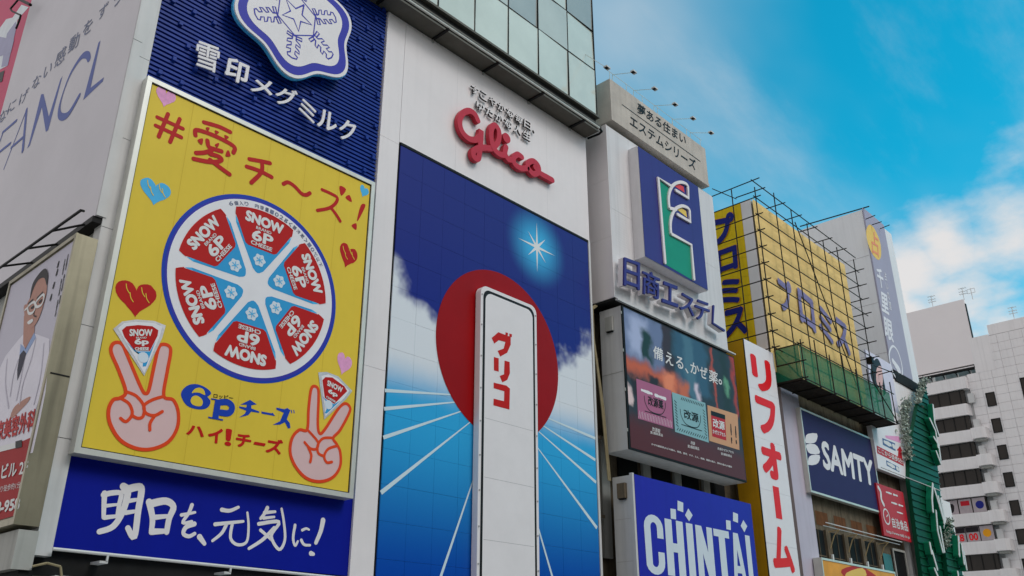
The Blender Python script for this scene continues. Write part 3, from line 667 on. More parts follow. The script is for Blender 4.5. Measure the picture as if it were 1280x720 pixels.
# hearts
def heart(px, py, w_, h_, rot, mat, scribble=None):
    c = Py.uv(px, py); pts = []
    for k in range(40):
        t_ = 2 * math.pi * k / 40
        x = 16 * math.sin(t_) ** 3 / 16; y = (13 * math.cos(t_) - 5 * math.cos(2 * t_) - 2 * math.cos(3 * t_) - math.cos(4 * t_)) / 15
        y += random.uniform(-.03, .03)
        pts.append((c[0] + w_ * (x * math.cos(rot) - y * math.sin(rot)), c[1] + h_ * (x * math.sin(rot) + y * math.cos(rot))))
    o = MB().poly(Py, pts, 0.006).build('heart', mat, yb)
    if scribble:
        m_ = MB()
        for sx, sy in ((-.45, .3), (.3, .35), (-.2, -.1), (.55, .1)):
            a0 = (c[0] + w_ * sx, c[1] + h_ * sy)
            m_.stroke(Py, spline([(a0[0] - .06, a0[1] + .1), (a0[0] - .02, a0[1] - .02), (a0[0] + .05, a0[1] - .1)], 4, False), 0.022, 0.010)
        m_.build('scribble', scribble, o)
heart(207, 121, 0.27, 0.29, 0.0, M['pink_ink'], None)
heart(194, 239, 0.40, 0.36, 0.05, M['sky_ink'], M['yellow'])
heart(455, 239, 0.17, 0.21, -0.25, M['sky_ink'])
heart(435, 319, 0.33, 0.40, -0.2, M['red_ink'], M['yellow'])
heart(170, 371, 0.50, 0.46, 0.12, M['red_ink'], M['yellow'])
heart(430, 454, 0.26, 0.33, -0.2, M['pink_ink'])
# round cheese box
CU, CV, CR = 11.20, CZ + 9.45, 2.60
bx = MB().prism(Py, circle(CU, CV, CR, 96), 0.0, 0.006).build('box_rim', M['royal'], yb)
MB().poly(Py, circle(CU + .01, CV - .01, CR - .07, 96), 0.0075).build('rim_shade', M['emblem_b'], bx)
MB().poly(Py, circle(CU, CV, CR - .14, 96), 0.010).build('lid', M['sign_white'], bx)
W0 = []   # wedges
for k in range(6):
    a0 = R_(89) + k * math.pi / 3                       # wedge axis
    def wl_(r_, da): return (CU + r_ * math.cos(a0 + da), CV + r_ * math.sin(a0 + da))
    def lc(x, y): return (CU + x * math.cos(a0) - y * math.sin(a0), CV + x * math.sin(a0) + y * math.cos(a0))
    def halfw(x, g): return 0.577 * (x - 2 * g)
    MB().poly(Py, [lc(.40, 0), lc(.42, .06), lc(.50, .16), lc(1.62, halfw(1.62, .085)), lc(1.62, -halfw(1.62, .085)), lc(.50, -.16), lc(.42, -.06)], 0.013).build('wedge_tip', M['cheese_blue'], bx)
    for sg in (1, -1):
        MB().poly(Py, [lc(1.62, sg * (halfw(1.62, .085))), lc(1.80, sg * halfw(1.80, .14)), lc(1.62, sg * (halfw(1.62, .2)))], 0.0135).build('tip_fade', M['sky_ink'], bx)
    RO = 2.23
    g_r = .155
    red = [lc(1.10, -halfw(1.10, g_r) + .06), lc(1.10, halfw(1.10, g_r) - .06), lc(1.15, halfw(1.15, g_r)), lc(1.84, halfw(1.84, g_r) - .01), lc(1.93, halfw(1.93, g_r) - .05)]
    am = math.atan2(halfw(1.97, g_r) - .10, 1.97)
    red += [lc(RO * math.cos(am * j / 6), RO * math.sin(am * j / 6)) for j in range(6, -7, -1)]
    red += [lc(1.93, -halfw(1.93, g_r) + .05), lc(1.84, -halfw(1.84, g_r) + .01), lc(1.15, -halfw(1.15, g_r))]
    MB().poly(Py, red, 0.016).build('wedge_label', M['red_ink'], bx)
    MB().stroke(Py, [red[3], red[4]] + red[5:18] + [red[18], red[19]], 0.03, 0.0175).build('label_edge', M['deep_red'], bx)
    tx = MB()
    ax = a0 - math.pi / 2
    def T(body, r_, hw_, hh, bd):
        ca, sa = math.cos(ax), math.sin(ax)
        def q(x, y): return (CU + x * ca - y * sa, CV + x * sa + y * ca)
        tx.text(Py, body, q(-hw_, r_ - hh), q(hw_, r_ - hh), q(-hw_, r_ + hh), 0.019, bd, uv=True)
    T('SNOW', 1.93, 0.60, 0.16, .06); T('BRAND', 1.69, 0.24, 0.045, .02); T('6P', 1.46, 0.33, 0.165, .035); T('CHEESE', 1.215, 0.33, 0.06, .03)
    tx.build('lettering', M['white_ink'], bx)
    c_ = wl_(0.78, 0)
    MB().poly(Py, [(c_[0] + .17 * (1 + .12 * math.cos(6 * t_)) * math.cos(t_), c_[1] + .17 * (1 + .12 * math.cos(6 * t_)) * math.sin(t_)) for t_ in [2 * math.pi * j / 36 for j in range(36)]], 0.019).build('snow_mark', M['chintai_w'], bx)
    s_ = MB()
    for j in range(3): s_.stroke(Py, [(c_[0] - .10 * math.cos(a0 + j * math.pi / 3), c_[1] - .10 * math.sin(a0 + j * math.pi / 3)), (c_[0] + .10 * math.cos(a0 + j * math.pi / 3), c_[1] + .10 * math.sin(a0 + j * math.pi / 3))], 0.022, 0.022 + j * .001)
    s_.build('snow_lines', M['sky_ink'], bx)
t = MB()
arc = '6個入り 内容量102g〈要冷蔵〉10℃以下'
for i, ch in enumerate(arc):
    if ch == ' ': continue
    a_ = R_(116) - i * R_(3.9); ca, sa = math.cos(a_ - math.pi / 2), math.sin(a_ - math.pi / 2); rr = CR - .26; hs = .06
    def q(x, y): return (CU + x * ca - (rr + y) * sa, CV + x * sa + (rr + y) * ca)
    t.text(Py, ch, q(-hs, -hs), q(hs, -hs), q(-hs, hs), 0.013, 0.01, uv=True)
t.build('small_print', M['inkgrey'], bx)
# hands
def hand(f, flip_pts, creases, name_w):
    o = MB().ppoly(Py, [f(*q) for q in flip_pts], 0.006, 5).build('hand_print', M['skin_ink'], yb)
    m_ = MB(); m_.pstroke(Py, [f(*q) for q in flip_pts], 0.085, 0.009, closed=True, smooth=5)
    for i, c in enumerate(creases): m_.pstroke(Py, [f(*q) for q in c], 0.075, 0.010 + i * .001, smooth=5)
    m_.build('outline', M['orange_ink'], o)
f1 = lambda x, y: (120 + x / 4.0, 390 + y / 4.0)
hand(f1, [(120, 430), (148, 398), (112, 290), (76, 205), (80, 165), (105, 152), (132, 165), (155, 215), (225, 380), (248, 408), (265, 385), (290, 270), (312, 180), (335, 162), (365, 172), (372, 205), (355, 300), (338, 420), (385, 440), (410, 500), (405, 580), (360, 650), (280, 685), (200, 682), (120, 640), (70, 560), (62, 490), (85, 440)],
     ([(120, 430), (165, 460), (180, 510), (150, 548), (122, 532)], [(148, 398), (200, 420), (238, 470), (235, 520), (210, 532), (182, 520)], [(338, 422), (280, 440), (240, 468), (248, 505), (290, 518), (330, 498)], [(292, 520), (270, 555), (268, 590)]), 1)
f2 = lambda x, y: (350 + x / 4.0, 430 + y / 4.0)
hand(f2, [(135, 428), (142, 330), (152, 240), (165, 212), (188, 222), (192, 270), (188, 400), (198, 448), (225, 425), (290, 325), (325, 298), (348, 315), (345, 345), (300, 430), (265, 470), (282, 500), (300, 540), (300, 610), (265, 665), (200, 688), (130, 670), (75, 610), (50, 540), (60, 470), (95, 430)],
     ([(135, 428), (165, 460), (190, 495), (180, 525), (150, 522), (122, 492)], [(265, 470), (215, 472), (188, 505), (190, 545), (215, 560)], [(282, 510), (240, 525), (220, 560), (232, 592), (258, 590)], [(140, 518), (155, 555), (150, 590)]), 1)
def wedge(f, foil, white, red, blue, txt):
    o = MB().ppoly(Py, [f(*q) for q in foil], 0.012).build('wedge_foil', M['silver'], yb)
    MB().ppoly(Py, [f(*q) for q in white], 0.015).build('wedge_lid', M['sign_white'], o)
    MB().ppoly(Py, [f(*q) for q in red], 0.018, 0).build('wedge_label', M['red_ink'], o)
    MB().ppoly(Py, [f(*q) for q in blue], 0.018).build('wedge_tip', M['cheese_blue'], o)
    t = MB()
    for body, bl0, br0, tl0, bd in txt: t.text(Py, body, f(*bl0), f(*br0), f(*tl0), 0.021, bd)
    t.build('lettering', M['white_ink'], o)
    c = f(*blue[-1]); c = Py.uv(*c)
    MB().poly(Py, circle(c[0], c[1], .13, 12), 0.021).build('snow_mark', M['chintai_w'], o)
wedge(f1, [(85, 85), (130, 48), (200, 38), (290, 45), (348, 68), (330, 130), (240, 320)], [(108, 82), (140, 56), (200, 50), (290, 56), (330, 75), (318, 120), (240, 308)],
      [(128, 92), (150, 72), (210, 66), (280, 72), (310, 92), (306, 120), (268, 195), (190, 193), (140, 125)], [(178, 172), (262, 200), (294, 148), (240, 276), (222, 262), (236, 228)][0:0] + [(150, 150), (192, 198), (268, 198), (296, 146), (248, 272), (232, 274), (234, 228)],
      (('SNOW', (165, 122), (280, 122), (165, 86), .05), ('BRAND', (198, 134), (250, 134), (198, 125), .02), ('6p', (190, 172), (262, 172), (190, 134), .05), ('CHEESE', (192, 193), (262, 193), (192, 177), .05)))
wedge(f2, [(190, 142), (232, 140), (290, 162), (360, 235), (330, 275), (220, 378)], [(205, 160), (240, 152), (290, 175), (345, 235), (320, 270), (225, 362)],
      [(210, 182), (225, 166), (260, 168), (320, 212), (334, 236), (270, 300), (222, 270)], [(210, 262), (222, 274), (268, 302), (300, 284), (232, 348), (222, 346), (241, 304)],
      (('SNOW', (232, 208), (308, 246), (236, 180), .05), ('6p', (236, 250), (284, 274), (240, 222), .05), ('CHEESE', (228, 268), (274, 296), (230, 258), .04)))
# product name
s4 = lambda x, y: (220 + x / 6.544, 470 + y / 6.544)
pn = MB()
pn.ppoly(Py, [s4(*q) for q in ((42, 165), (52, 115), (98, 76), (160, 66), (222, 84), (272, 118), (286, 145), (266, 163), (258, 172), (281, 205), (268, 248), (225, 272), (150, 268), (82, 236))], 0.006, 5)
hol = MB().ppoly(Py, [s4(*q) for q in ((128, 140), (150, 108), (190, 96), (224, 112), (236, 144), (232, 156), (190, 138), (150, 136))], 0.010, 4)
hol.ppoly(Py, [s4(*q) for q in ((118, 200), (135, 168), (170, 162), (205, 185), (218, 215), (205, 245), (165, 246), (130, 230))], 0.010, 5).build('counter', M['yellow'], yb)
pn.ppoly(Py, [s4(*q) for q in ((320, 190), (370, 195), (345, 350), (295, 340))], 0.012); pn.ppoly(Py, [s4(*q) for q in ((285, 182), (330, 188), (328, 200), (285, 192))], 0.0135); pn.ppoly(Py, [s4(*q) for q in ((262, 332), (385, 355), (382, 366), (262, 344))], 0.0135)
pn.pstroke(Py, [s4(*q) for q in ((365, 215), (420, 215), (455, 245), (450, 285), (420, 305), (365, 300))], 0.16, 0.009, smooth=5)
pn.ppoly(Py, [s4(*q) for q in ((525, 235), (605, 195), (660, 232), (615, 240), (615, 265), (680, 290), (680, 302), (615, 292), (590, 320), (515, 340), (560, 310), (575, 285), (518, 262), (515, 248), (575, 258), (578, 235))], 0.006)
pn.ppoly(Py, [s4(*q) for q in ((697, 290), (780, 305), (790, 300), (810, 328), (700, 308))], 0.006)
pn.ppoly(Py, [s4(*q) for q in ((820, 258), (885, 272), (910, 262), (935, 280), (905, 355), (930, 385), (935, 425), (915, 430), (890, 378), (850, 398), (790, 400), (850, 370), (880, 300), (820, 275))], 0.006)
for q0 in (945, 965): pn.ppoly(Py, [s4(*q) for q in ((q0 - 6, 278), (q0, 276), (q0 + 5, 304), (q0 - 2, 305))], 0.006)
pn.build('product_name', M['royal'], yb)
MB().text(Py, 'ロッピー', s4(305, 178), s4(465, 200), s4(308, 142), 0.006, 0.01).build('ruby_text', M['black_ink'], yb)
for ch, x0_, x1_, yt, yb_, sl_ in (('ハ', 86, 232, 395, 478, .17), ('イ', 262, 380, 412, 540, .17), ('！', 400, 455, 428, 568, .16), ('チ', 488, 615, 462, 575, .17), ('ー', 636, 730, 536, 560, .17), ('ズ', 735, 872, 500, 625, .17)):
    dx_ = x1_ - x0_
    MB().text(Py, ch, s4(x0_ - 6, yb_), s4(x1_ - 6, yb_ + dx_ * sl_), s4(x0_ + 6, yt), 0.006, 0.04 if ch != 'ー' else .05).build('slogan_letter', M['deep_red'], yb)

# ---- blue banner with brushed words
Pb = front(20.08)
bb = thing('blue_banner', (11.3, 20.1, CZ + 2.4), 'bright blue banner with white brush lettering below the yellow billboard', 'banner')
bu0, bv0 = Pb.uv(62, 685); bu1, _ = Pb.uv(440, 721)
MB().pbox(Pb, bu0, bu1, bv0, CZ + 4.75, -0.16, 0.0).build('panel', M['banner'], bb)
br_ = MB()
s5 = lambda x, y: (110 + x / 4.129, 590 + y / 4.129)
def brush(pts, w_, i, tp=None):
    q = spline([Pb.uv(*s5(*p)) for p in pts], 5, False)
    n_ = len(q); tp2 = [ (tp[0] + (tp[1] - tp[0]) * k / (n_ - 1)) for k in range(n_)] if tp else None
    br_.stroke(Pb, q, w_, 0.005 + i * 0.0009, ramp=0.0008, taper=tp2)
BR = [  # 明
 ([(85, 110), (82, 170), (80, 235)], .12), ([(80, 118), (125, 108), (170, 112), (160, 170), (150, 232)], .12), ([(88, 175), (150, 168)], .08), ([(85, 235), (150, 228)], .1),
 ([(182, 75), (205, 100), (180, 200), (130, 280), (58, 308)], .16), ([(190, 95), (250, 78), (275, 90), (258, 200), (238, 335), (205, 290)], .17), ([(205, 150), (255, 142)], .1), ([(195, 210), (250, 202)], .1),
 # 日
 ([(315, 155), (332, 240), (325, 312)], .15), ([(320, 165), (400, 150), (440, 180), (418, 240), (405, 310)], .17), ([(335, 235), (410, 228)], .12), ([(330, 308), (405, 305)], .14),
 # を
 ([(482, 222), (520, 215), (552, 208)], .08), ([(536, 170), (520, 210), (488, 262), (535, 255)], .09), ([(548, 268), (505, 285), (492, 318), (520, 332), (550, 318)], .11), ([(575, 335), (600, 370)], .13),
 # 元
 ([(690, 195), (730, 200), (775, 182)], .1), ([(655, 270), (730, 262), (800, 255)], .09), ([(715, 268), (690, 315), (642, 355)], .09), ([(745, 262), (735, 340), (770, 375), (818, 360), (828, 280), (822, 210)], .08),
 # 気
 ([(925, 185), (910, 215), (890, 240)], .1), ([(910, 210), (965, 205)], .09), ([(905, 238), (960, 232)], .08), ([(880, 268), (985, 258), (945, 330), (985, 400), (1015, 350), (1010, 260), (998, 190)], .09), ([(960, 290), (900, 350), (830, 395)], .1), ([(890, 300), (930, 335), (955, 360)], .08),
 # に！
 ([(1068, 275), (1058, 340), (1068, 380), (1082, 358)], .08), ([(1105, 300), (1125, 292), (1140, 298)], .07), ([(1100, 352), (1115, 375), (1145, 378)], .08), ([(1212, 250), (1200, 305), (1175, 365)], .14), ([(1150, 420), (1163, 424)], .12)]
for i, (pts, w_) in enumerate(BR): brush(pts, w_, i % 6, (1.05, 0.75))
br_.build('brush_lettering', M['emblem_w'], bb)
rp = thing('white_pipe', (11.3, 19.8, CZ + 2.1), 'slim white pipe on clamps under the blue banner', 'pipe')
ra, rb = Plane((0, 19.85, 0), (1, 0, 0)).hit(66, 686), Plane((0, 19.85, 0), (1, 0, 0)).hit(470, 727)
MB().tube(ra, rb, 0.035, 8).build('pipe', M['white_paint'], rp)
for q in ((128, 701), (283, 715), (437, 727)):
    h = front(19.85).hit(*q)
    MB().box((h.x - .06, 19.84, ra.z - 0.2), (h.x + .12, 20.3, ra.z - 0.15)).add([], []).build('clamp', M['clad_grey'], rp)
    MB().box((h.x + .07, 19.82, ra.z - 0.149), (h.x + .11, 19.86, ra.z - 0.03)).build('clamp_post', M['clad_grey'], rp)

# ================================================================== 2 white building with the big display
P20 = front(20.0)
GX0, GX1 = 16.02, 25.97
ZT = CZ + 21.30
wb = thing('display_building', (20.8, 26, 0), 'white clad building with a glass upper storey and a giant display', 'building')
MB().box((15.12, 20.12, 0), (26.1, 40, ZT)).build('core', M['clad_grey'], wb)
for (a, b, c, d) in ((15.13, 15.93, CZ + 0, CZ + 8.3), (15.13, 15.93, CZ + 8.31, CZ + 16.2), (15.13, 15.93, CZ + 16.21, CZ + 21.28), (15.945, 26.1, CZ + 16.32, CZ + 21.28)):
    MB().pbox(P20, a, b, c, d, -0.11, 0.0).build('cladding_panel', M['clad'], wb)
# canopy under the glass storey
MB().box((13.2, 19.30, ZT + 0.02), (26.12, 20.6, ZT + 0.10)).build('canopy_soffit', M['soffit'], wb)
MB().box((13.2, 19.23, ZT + 0.26), (26.25, 20.6, ZT + 0.34)).build('ledge', M['soffit'], wb)
MB().box((13.2, 19.40, ZT + 0.11), (26.15, 20.6, ZT + 0.25)).build('ledge_riser', M['dark'], wb)
MB().box((13.2, 19.33, ZT + 0.80), (26.30, 20.6, ZT + 0.90)).build('ledge', M['soffit'], wb)
MB().box((13.2, 19.48, ZT + 0.35), (26.2, 20.6, ZT + 0.79)).build('ledge_riser', M['dark'], wb)
MB().path([(13.2, 19.12, ZT + 0.04), (25.95, 19.12, ZT + 0.04)], 0.045, 8).build('canopy_rail', M['frame'], wb)
MB().path([(25.95, 19.12, ZT + 0.04), (26.22, 19.2, ZT + 0.03), (26.28, 19.4, ZT + 0.02), (26.2, 19.95, ZT)], 0.05, 8).build('rail_bend', M['black'], wb)
for x in (14.6, 17.2, 19.8, 22.4, 25.0):
    MB().box((x - .05, 19.14, ZT - 0.05), (x + .05, 19.99, ZT + 0.018)).build('bracket', M['black'], wb)
# curtain wall
Pg = front(19.42)
gx = [Pg.uv(*q)[0] for q in ((593, 28), (635, 58), (673, 87), (711, 112))] + [26.2]
st_ = gx[1] - gx[0]
gx = [gx[0] - 2 * st_, gx[0] - st_] + gx
gz = [ZT + 0.92, Pg.uv(743, 88)[1], Pg.uv(741, 39.5)[1]]
pz = gz[2] - gz[1]
gz += [gz[2] + pz, gz[2] + 2 * pz]
pat = {(3, 0): 0, (4, 0): 0, (5, 0): 2, (6, 0): 0}
for i in range(len(gx) - 1):
    for j in range(len(gz) - 1):
        k = 1 if (i + j) % 3 == 1 and j > 0 else (2 if (i * 2 + j) % 4 == 1 else 0)
        u_a, u_b, v_a, v_b = gx[i] + .025, gx[i + 1] - .025, gz[j] + .02, gz[j + 1] - .02; t1, t2 = random.uniform(-.022, .022), random.uniform(-.022, .022)
        MB().add([Pg.pt(u_a, v_a, -.06), Pg.pt(u_b, v_a, -.06), Pg.pt(u_b, v_b, -.06), Pg.pt(u_a, v_b, -.06), Pg.pt(u_a, v_a, -t1), Pg.pt(u_b, v_a, t1 - t2), Pg.pt(u_b, v_b, t1 + t2), Pg.pt(u_a, v_b, t2 - t1)], [(3, 2, 1, 0), (4, 5, 6), (4, 6, 7), (0, 1, 5, 4), (1, 2, 6, 5), (2, 3, 7, 6), (3, 0, 4, 7)]).build('glass_pane', M['curtain_glass'][k], wb)
for x in gx: MB().pbox(Pg, x - .025, x + .025, gz[0], gz[-1], -0.12, 0.03).build('mullion', M['dark'], wb)
for z in gz: MB().pbox(Pg, gx[0], 26.2, z - .02, z + .02, -0.11, 0.025).build('transom', M['dark'], wb)
Pgs = Plane((26.235, 0, 0), (0, 1, 0))
MB().box((15, 19.6, gz[0]), (26.19, 38, gz[-1])).build('storey_core', M['clad_grey'], wb)
for j in range(len(gz) - 1):
    for k in range(4): MB().pbox(Pgs, 19.45 + k * 2, 21.4 + k * 2, gz[j] + .02, gz[j + 1] - .02, -0.04, 0.0).build('glass_pane', M['curtain_glass'][0], wb)

for x in (14.6, 17.2, 19.8, 22.4, 25.0):
    if x > 15.95: MB().pbox(P20, x - .04, x + .04, ZT - .16, ZT - .03, 0.001, 0.05).build('fixing_plate', M['wallgrey'], wb)
for x in (18.5, 21.0, 23.5): MB().pbox(P20, x - .005, x + .005, CZ + 16.33, CZ + 21.27, 0.0005, 0.0015).build('panel_joint', M['joint_w'], wb)
# script sign: traced stroke
Psg = front(19.98)
sg = thing('script_sign', (22.5, 20, CZ + 17.4), 'raised red script lettering on the white wall above the display', 'sign')
s6 = lambda x, y: (560 + x / 4.5, 90 + y / 4.5)
GW = 0.24
def solid_stroke(name, pts, w=GW, closed=False, sm=7):
    MB().pstroke(Psg, [s6(*q) for q in pts], w, 0.03, w1=0.20, smooth=sm, closed=closed, ramp=0.012).build(name, M['glico_red'], sg)
solid_stroke('letter', [(148, 284), (130, 248), (98, 230), (62, 245), (45, 290), (58, 345), (95, 385), (135, 392), (160, 372), (166, 340), (163, 400), (156, 460), (148, 498), (125, 490), (122, 458), (150, 440), (195, 437)])
solid_stroke('letter', [(190, 437), (230, 438), (262, 400), (266, 345), (246, 312), (226, 325), (222, 380), (236, 440), (268, 472), (300, 478)])
solid_stroke('letter', [(306, 432), (300, 468), (318, 500), (345, 505)])
solid_stroke('letter', [(395, 488), (372, 474), (350, 490), (352, 525), (385, 550), (425, 552)])
solid_stroke('letter', [(425, 552), (432, 520), (462, 512), (488, 540), (486, 575), (458, 582), (436, 560)])
solid_stroke('letter', [(470, 545), (500, 580), (535, 600), (566, 618)])
d_ = Psg.uv(*s6(309, 382))
MB().prism(Psg, circle(d_[0], d_[1], 0.21, 24), 0.03, 0.20).build('dot', M['glico_red'], sg)
sl = thing('slogan_letters', (22, 20, CZ + 18.6), 'two lines of small white raised letters above the red script', 'letters')
s7 = lambda x, y: (570 + x / 7.2, 90 + y / 7.2)
def row(body, x0, y0_, dx, dy, h_):
    for i, ch in enumerate(body):
        x = x0 + dx * i; y = y0_ + dy * i; ww = dx * 0.80; k = 0.30 if ch in '、' else 1.0
        MB().text(Psg, ch, s7(x, y + h_), s7(x + ww * k, y + h_ + dy * 0.8 * k), s7(x + 4, y + h_ * (1 - k)), 0.112, 0.014).build('letter', M['clad'], sl)
        MB().text(Psg, ch, s7(x, y + h_), s7(x + ww * k, y + h_ + dy * 0.8 * k), s7(x + 4, y + h_ * (1 - k)), 0.03, 0.006, w1=0.105).build('letter_return', M['letter_shade'], sl)
row('すこやかな毎日、', 120, 118, 79, 51.5, 70)
row('ゆたかな人生', 165, 262, 84, 52, 72)

# display: tiles, disc, track lines, star
_s = P20.uv(671, 309); STAR = (_s[0], _s[1])
M['display'] = display_material()
dp = thing('giant_display', (21, 20, CZ - 4.5), 'giant blue printed display with a red sun, clouds and running track', 'display')
DZ0, DZ1 = CZ - 4.2, CZ + 16.22
MB().pbox(P20, GX0 - .02, GX1 + .02, DZ0, DZ1, -0.11, -0.045).build('backing', M['dark'], dp)
ncol, nrow = 10, 20
tw, th_ = (GX1 - GX0) / ncol, (DZ1 - DZ0) / nrow
first = MB().pbox(P20, GX0 + .003, GX0 + tw - .003, DZ0 + .003, DZ0 + th_ - .003, -0.04, 0.0).build('display_tile', M['display'], dp)
for i in range(ncol):
    for j in range(nrow):
        if i or j: inst(first, 'display_tile', dp, (i * tw, random.uniform(-.002, .002), j * th_))
MB().pbox(P20, GX0 - .02, GX1 + .02, DZ1 + .005, DZ1 + .10, -0.11, 0.02).build('top_trim', M['black'], dp)
MB().pbox(P20, GX1 + .02, GX1 + .13, DZ0, DZ1 + .10, -0.11, 0.03).build('side_trim', M['clad_grey'], dp)
DU, DV = 20.89, CZ + 10.1
MB().poly(P20, circle(DU, DV, 3.02, 96), 0.010).build('sun_disc', M['disc_red'], dp)
hub = (DU, CZ + 8.55)
for e in ((481, 488), (480, 511), (479, 547), (476, 616), (551, 720), (744, 548), (744, 575), (745, 603), (746, 660), (690, 720)):
    q = P20.uv(*e); d = Vector((q[0] - hub[0], q[1] - hub[1])); d.normalize(); st0 = (hub[0] + d.x * 1.3, hub[1] + d.y * 1.3)
    L = (Vector(q) - Vector(st0)).length
    ext = (q[0] + d.x * (2.5 if e[1] == 720 else 0), q[1] + d.y * (2.5 if e[1] == 720 else 0))
    ny, nx = d.x, -d.y
    wa, wb_ = 0.01, 0.02 + 0.009 * L
    MB().poly(P20, [(st0[0] + nx * wa, st0[1] + ny * wa), (ext[0] + nx * wb_, ext[1] + ny * wb_), (ext[0] - nx * wb_, ext[1] - ny * wb_), (st0[0] - nx * wa, st0[1] - ny * wa)], 0.006).build('track_line', M['cyanwhite'], dp)
stp = []
for k in range(16):
    rr = (1.05 if k % 4 == 0 else 0.72) if k % 2 == 0 else 0.15
    stp.append((STAR[0] + rr * math.cos(math.pi / 2 + k * math.pi / 8), STAR[1] + rr * math.sin(math.pi / 2 + k * math.pi / 8)))
MB().poly(P20, stp, 0.008).build('star', M['star_w'], dp)

# plain raised board that carries the three red letters
Pc = front(19.72)
cbd = thing('cutout_board', (21.2, 19.8, CZ - 4), 'tall plain white raised board with black outline and red letters', 'board')
top_ = P20.uv(628, 372)[1]
cu_ = 21.02
def board(ins):
    hw_, rc, v1_, v0_ = 1.42 - ins, 0.30, top_ - ins, CZ - 3.6
    out = []
    for cx, cy, a0 in ((hw_ - rc, v1_ - rc, 0), (-hw_ + rc, v1_ - rc, 90)):
        out += [(cu_ + cx + rc * math.cos(R_(a0 + t_)), cy + rc * math.sin(R_(a0 + t_))) for t_ in range(0, 91, 15)]
    return out + [(cu_ - hw_, v0_), (cu_ + hw_, v0_)]
MB().prism(Pc, board(0), -0.24, 0.0).build('body', M['emblem_w'], cbd)
MB().poly(Pc, board(0.12), 0.005).build('outline', M['black_ink'], cbd)
MB().poly(Pc, board(0.22), 0.010).build('face', M['emblem_w'], cbd)
for k in range(6): MB().pbox(Pc, cu_ - 1.16, cu_ + 1.16, CZ + 7.6 - k * 1.9, CZ + 7.612 - k * 1.9, 0.010, 0.0115).build('seam', M['letter_grey'], cbd)
for k in range(13):
    for sg in (-1, 1): MB().prism(Pc, circle(cu_ + sg * 1.36, top_ - .35 - k * 1.1, .03, 8), 0.0, 0.02).build('bolt', M['letter_grey'], cbd)
kt = MB()
s8 = lambda x, y: (590 + x / 6.0, 400 + y / 6.0)
for q in ([(145, 135), (195, 92), (288, 128), (288, 185), (262, 245), (210, 275), (190, 232), (235, 215), (248, 165), (198, 152), (165, 178)], [(250, 92), (268, 98), (266, 118), (248, 112)], [(278, 102), (298, 108), (296, 130), (278, 124)],
          [(162, 278), (198, 288), (198, 388), (162, 378)], [(242, 305), (280, 315), (282, 400), (262, 450), (225, 468), (205, 420), (238, 408)],
          [(160, 470), (255, 492), (282, 515), (278, 672), (158, 640), (160, 590), (238, 610), (240, 535), (160, 512)]):
    kt.ppoly(Pc, [s8(*p) for p in q], 0.016)
kt.build('lettering', M['deep_red'], cbd)

# ================================================================== 3 narrow old wall and logo tower
ow = thing('old_building', (32, 24, 0), 'dark aged concrete building behind the screen and the blue sign', 'building')
MB().box((26.3, 21.0, 0), (37.9, 36, CZ + 15)).build('wall', M['concrete'], ow)
for k, (x, w_) in enumerate(((26.55, .22), (26.95, .16))):
    MB().box((x, 20.72, 0), (x + w_, 20.98, CZ + 13.9)).build('downpipe', M['concrete'], ow)
for z in (2.2, 5.4, 8.4, 11.6): MB().box((26.45, 20.68, CZ + z), (27.3, 20.715, CZ + z + .12)).build('pipe_band', M['concrete'], ow)
Po = front(20.97)
for x in (28.6, 31.0, 33.2, 35.4):
    MB().pbox(Po, x, x + 1.3, CZ + 6.2, CZ + 8.4, 0.0, 0.06).build('window', M['glass_dark'], ow)
for x in (27.4, 30.2, 32.5, 34.8): MB().pbox(Po, x, x + .5, CZ + 4, CZ + 8.6, 0.0, 0.14).build('pilaster', M['wallgrey'], ow)
cbm = MB()
for k, dx in enumerate((0.0, .06, .13)):
    cbm.path([(26.7 + dx, 20.3, CZ + 13.75), (26.35 + dx, 20.25, CZ + 13.5), (26.35 + dx, 20.25, CZ + 12.8 - k * .3), (26.75 + dx, 20.22, CZ + 9.5), (26.95 + dx, 20.2, CZ + 6.7)], 0.03)
tag(cbm.build('cable_bundle', M['cable']), 'bundle of beige cables hanging left of the screen', 'cables')

ft = thing('logo_tower', (31, 23, CZ + 13.9), 'white tiled tower block with a grey stone header', 'building')
FX0, FX1, FYf, FZ0, FZ1 = 26.95, 35.75, 19.5, CZ + 13.95, CZ + 22.2
MB().box((FX0 + .02, FYf + .02, FZ0), (FX1, 27, FZ1)).build('body', M['clad_grey'], ft)
Pff = front(FYf); Pfs = side(FX0)
# tiled front in sheets, smooth side panels
for k in range(2): MB().pbox(Pff, FX0 + .02, FX1 - .0, FZ0 + .02 + k * 4.1, FZ0 + .01 + (k + 1) * 4.1, -0.018, 0.0).build('tile_sheet', M['ftile'], ft)
for k in range(3): MB().pbox(Pfs, -27, -FYf - .0, FZ0 + .02 + k * 2.75, FZ0 + .012 + (k + 1) * 2.75, -0.018, 0.0).build('side_panel', M['clad'], ft)
MB().box((FX0, FYf, FZ0 - .1), (FX1, 27, FZ0 - .005)).build('bottom_edge', M['dark'], ft)
Ph = front(19.32)
hu0, hv1 = Ph.uv(762, 98); hu1, hv0 = Ph.uv(886, 232)
hd = MB().box((hu0, 19.32, hv0 + .1), (hu1, 24, hv1)).build('header', M['stone'], ft)
MB().box((hu0 - .02, 19.30, hv0 - .06), (hu1 + .02, 24.02, hv0 + .095)).build('header_base', M['stone'], hd)
for k in range(1, 5): MB().pbox(Ph, hu0 + k * (hu1 - hu0) / 5 - .008, hu0 + k * (hu1 - hu0) / 5 + .008, hv0 + .1, hv1, 0.0, 0.003).build('joint', M['far_joint'], hd)
s9 = lambda x, y: (730 + x / 4.0, 80 + y / 4.0)
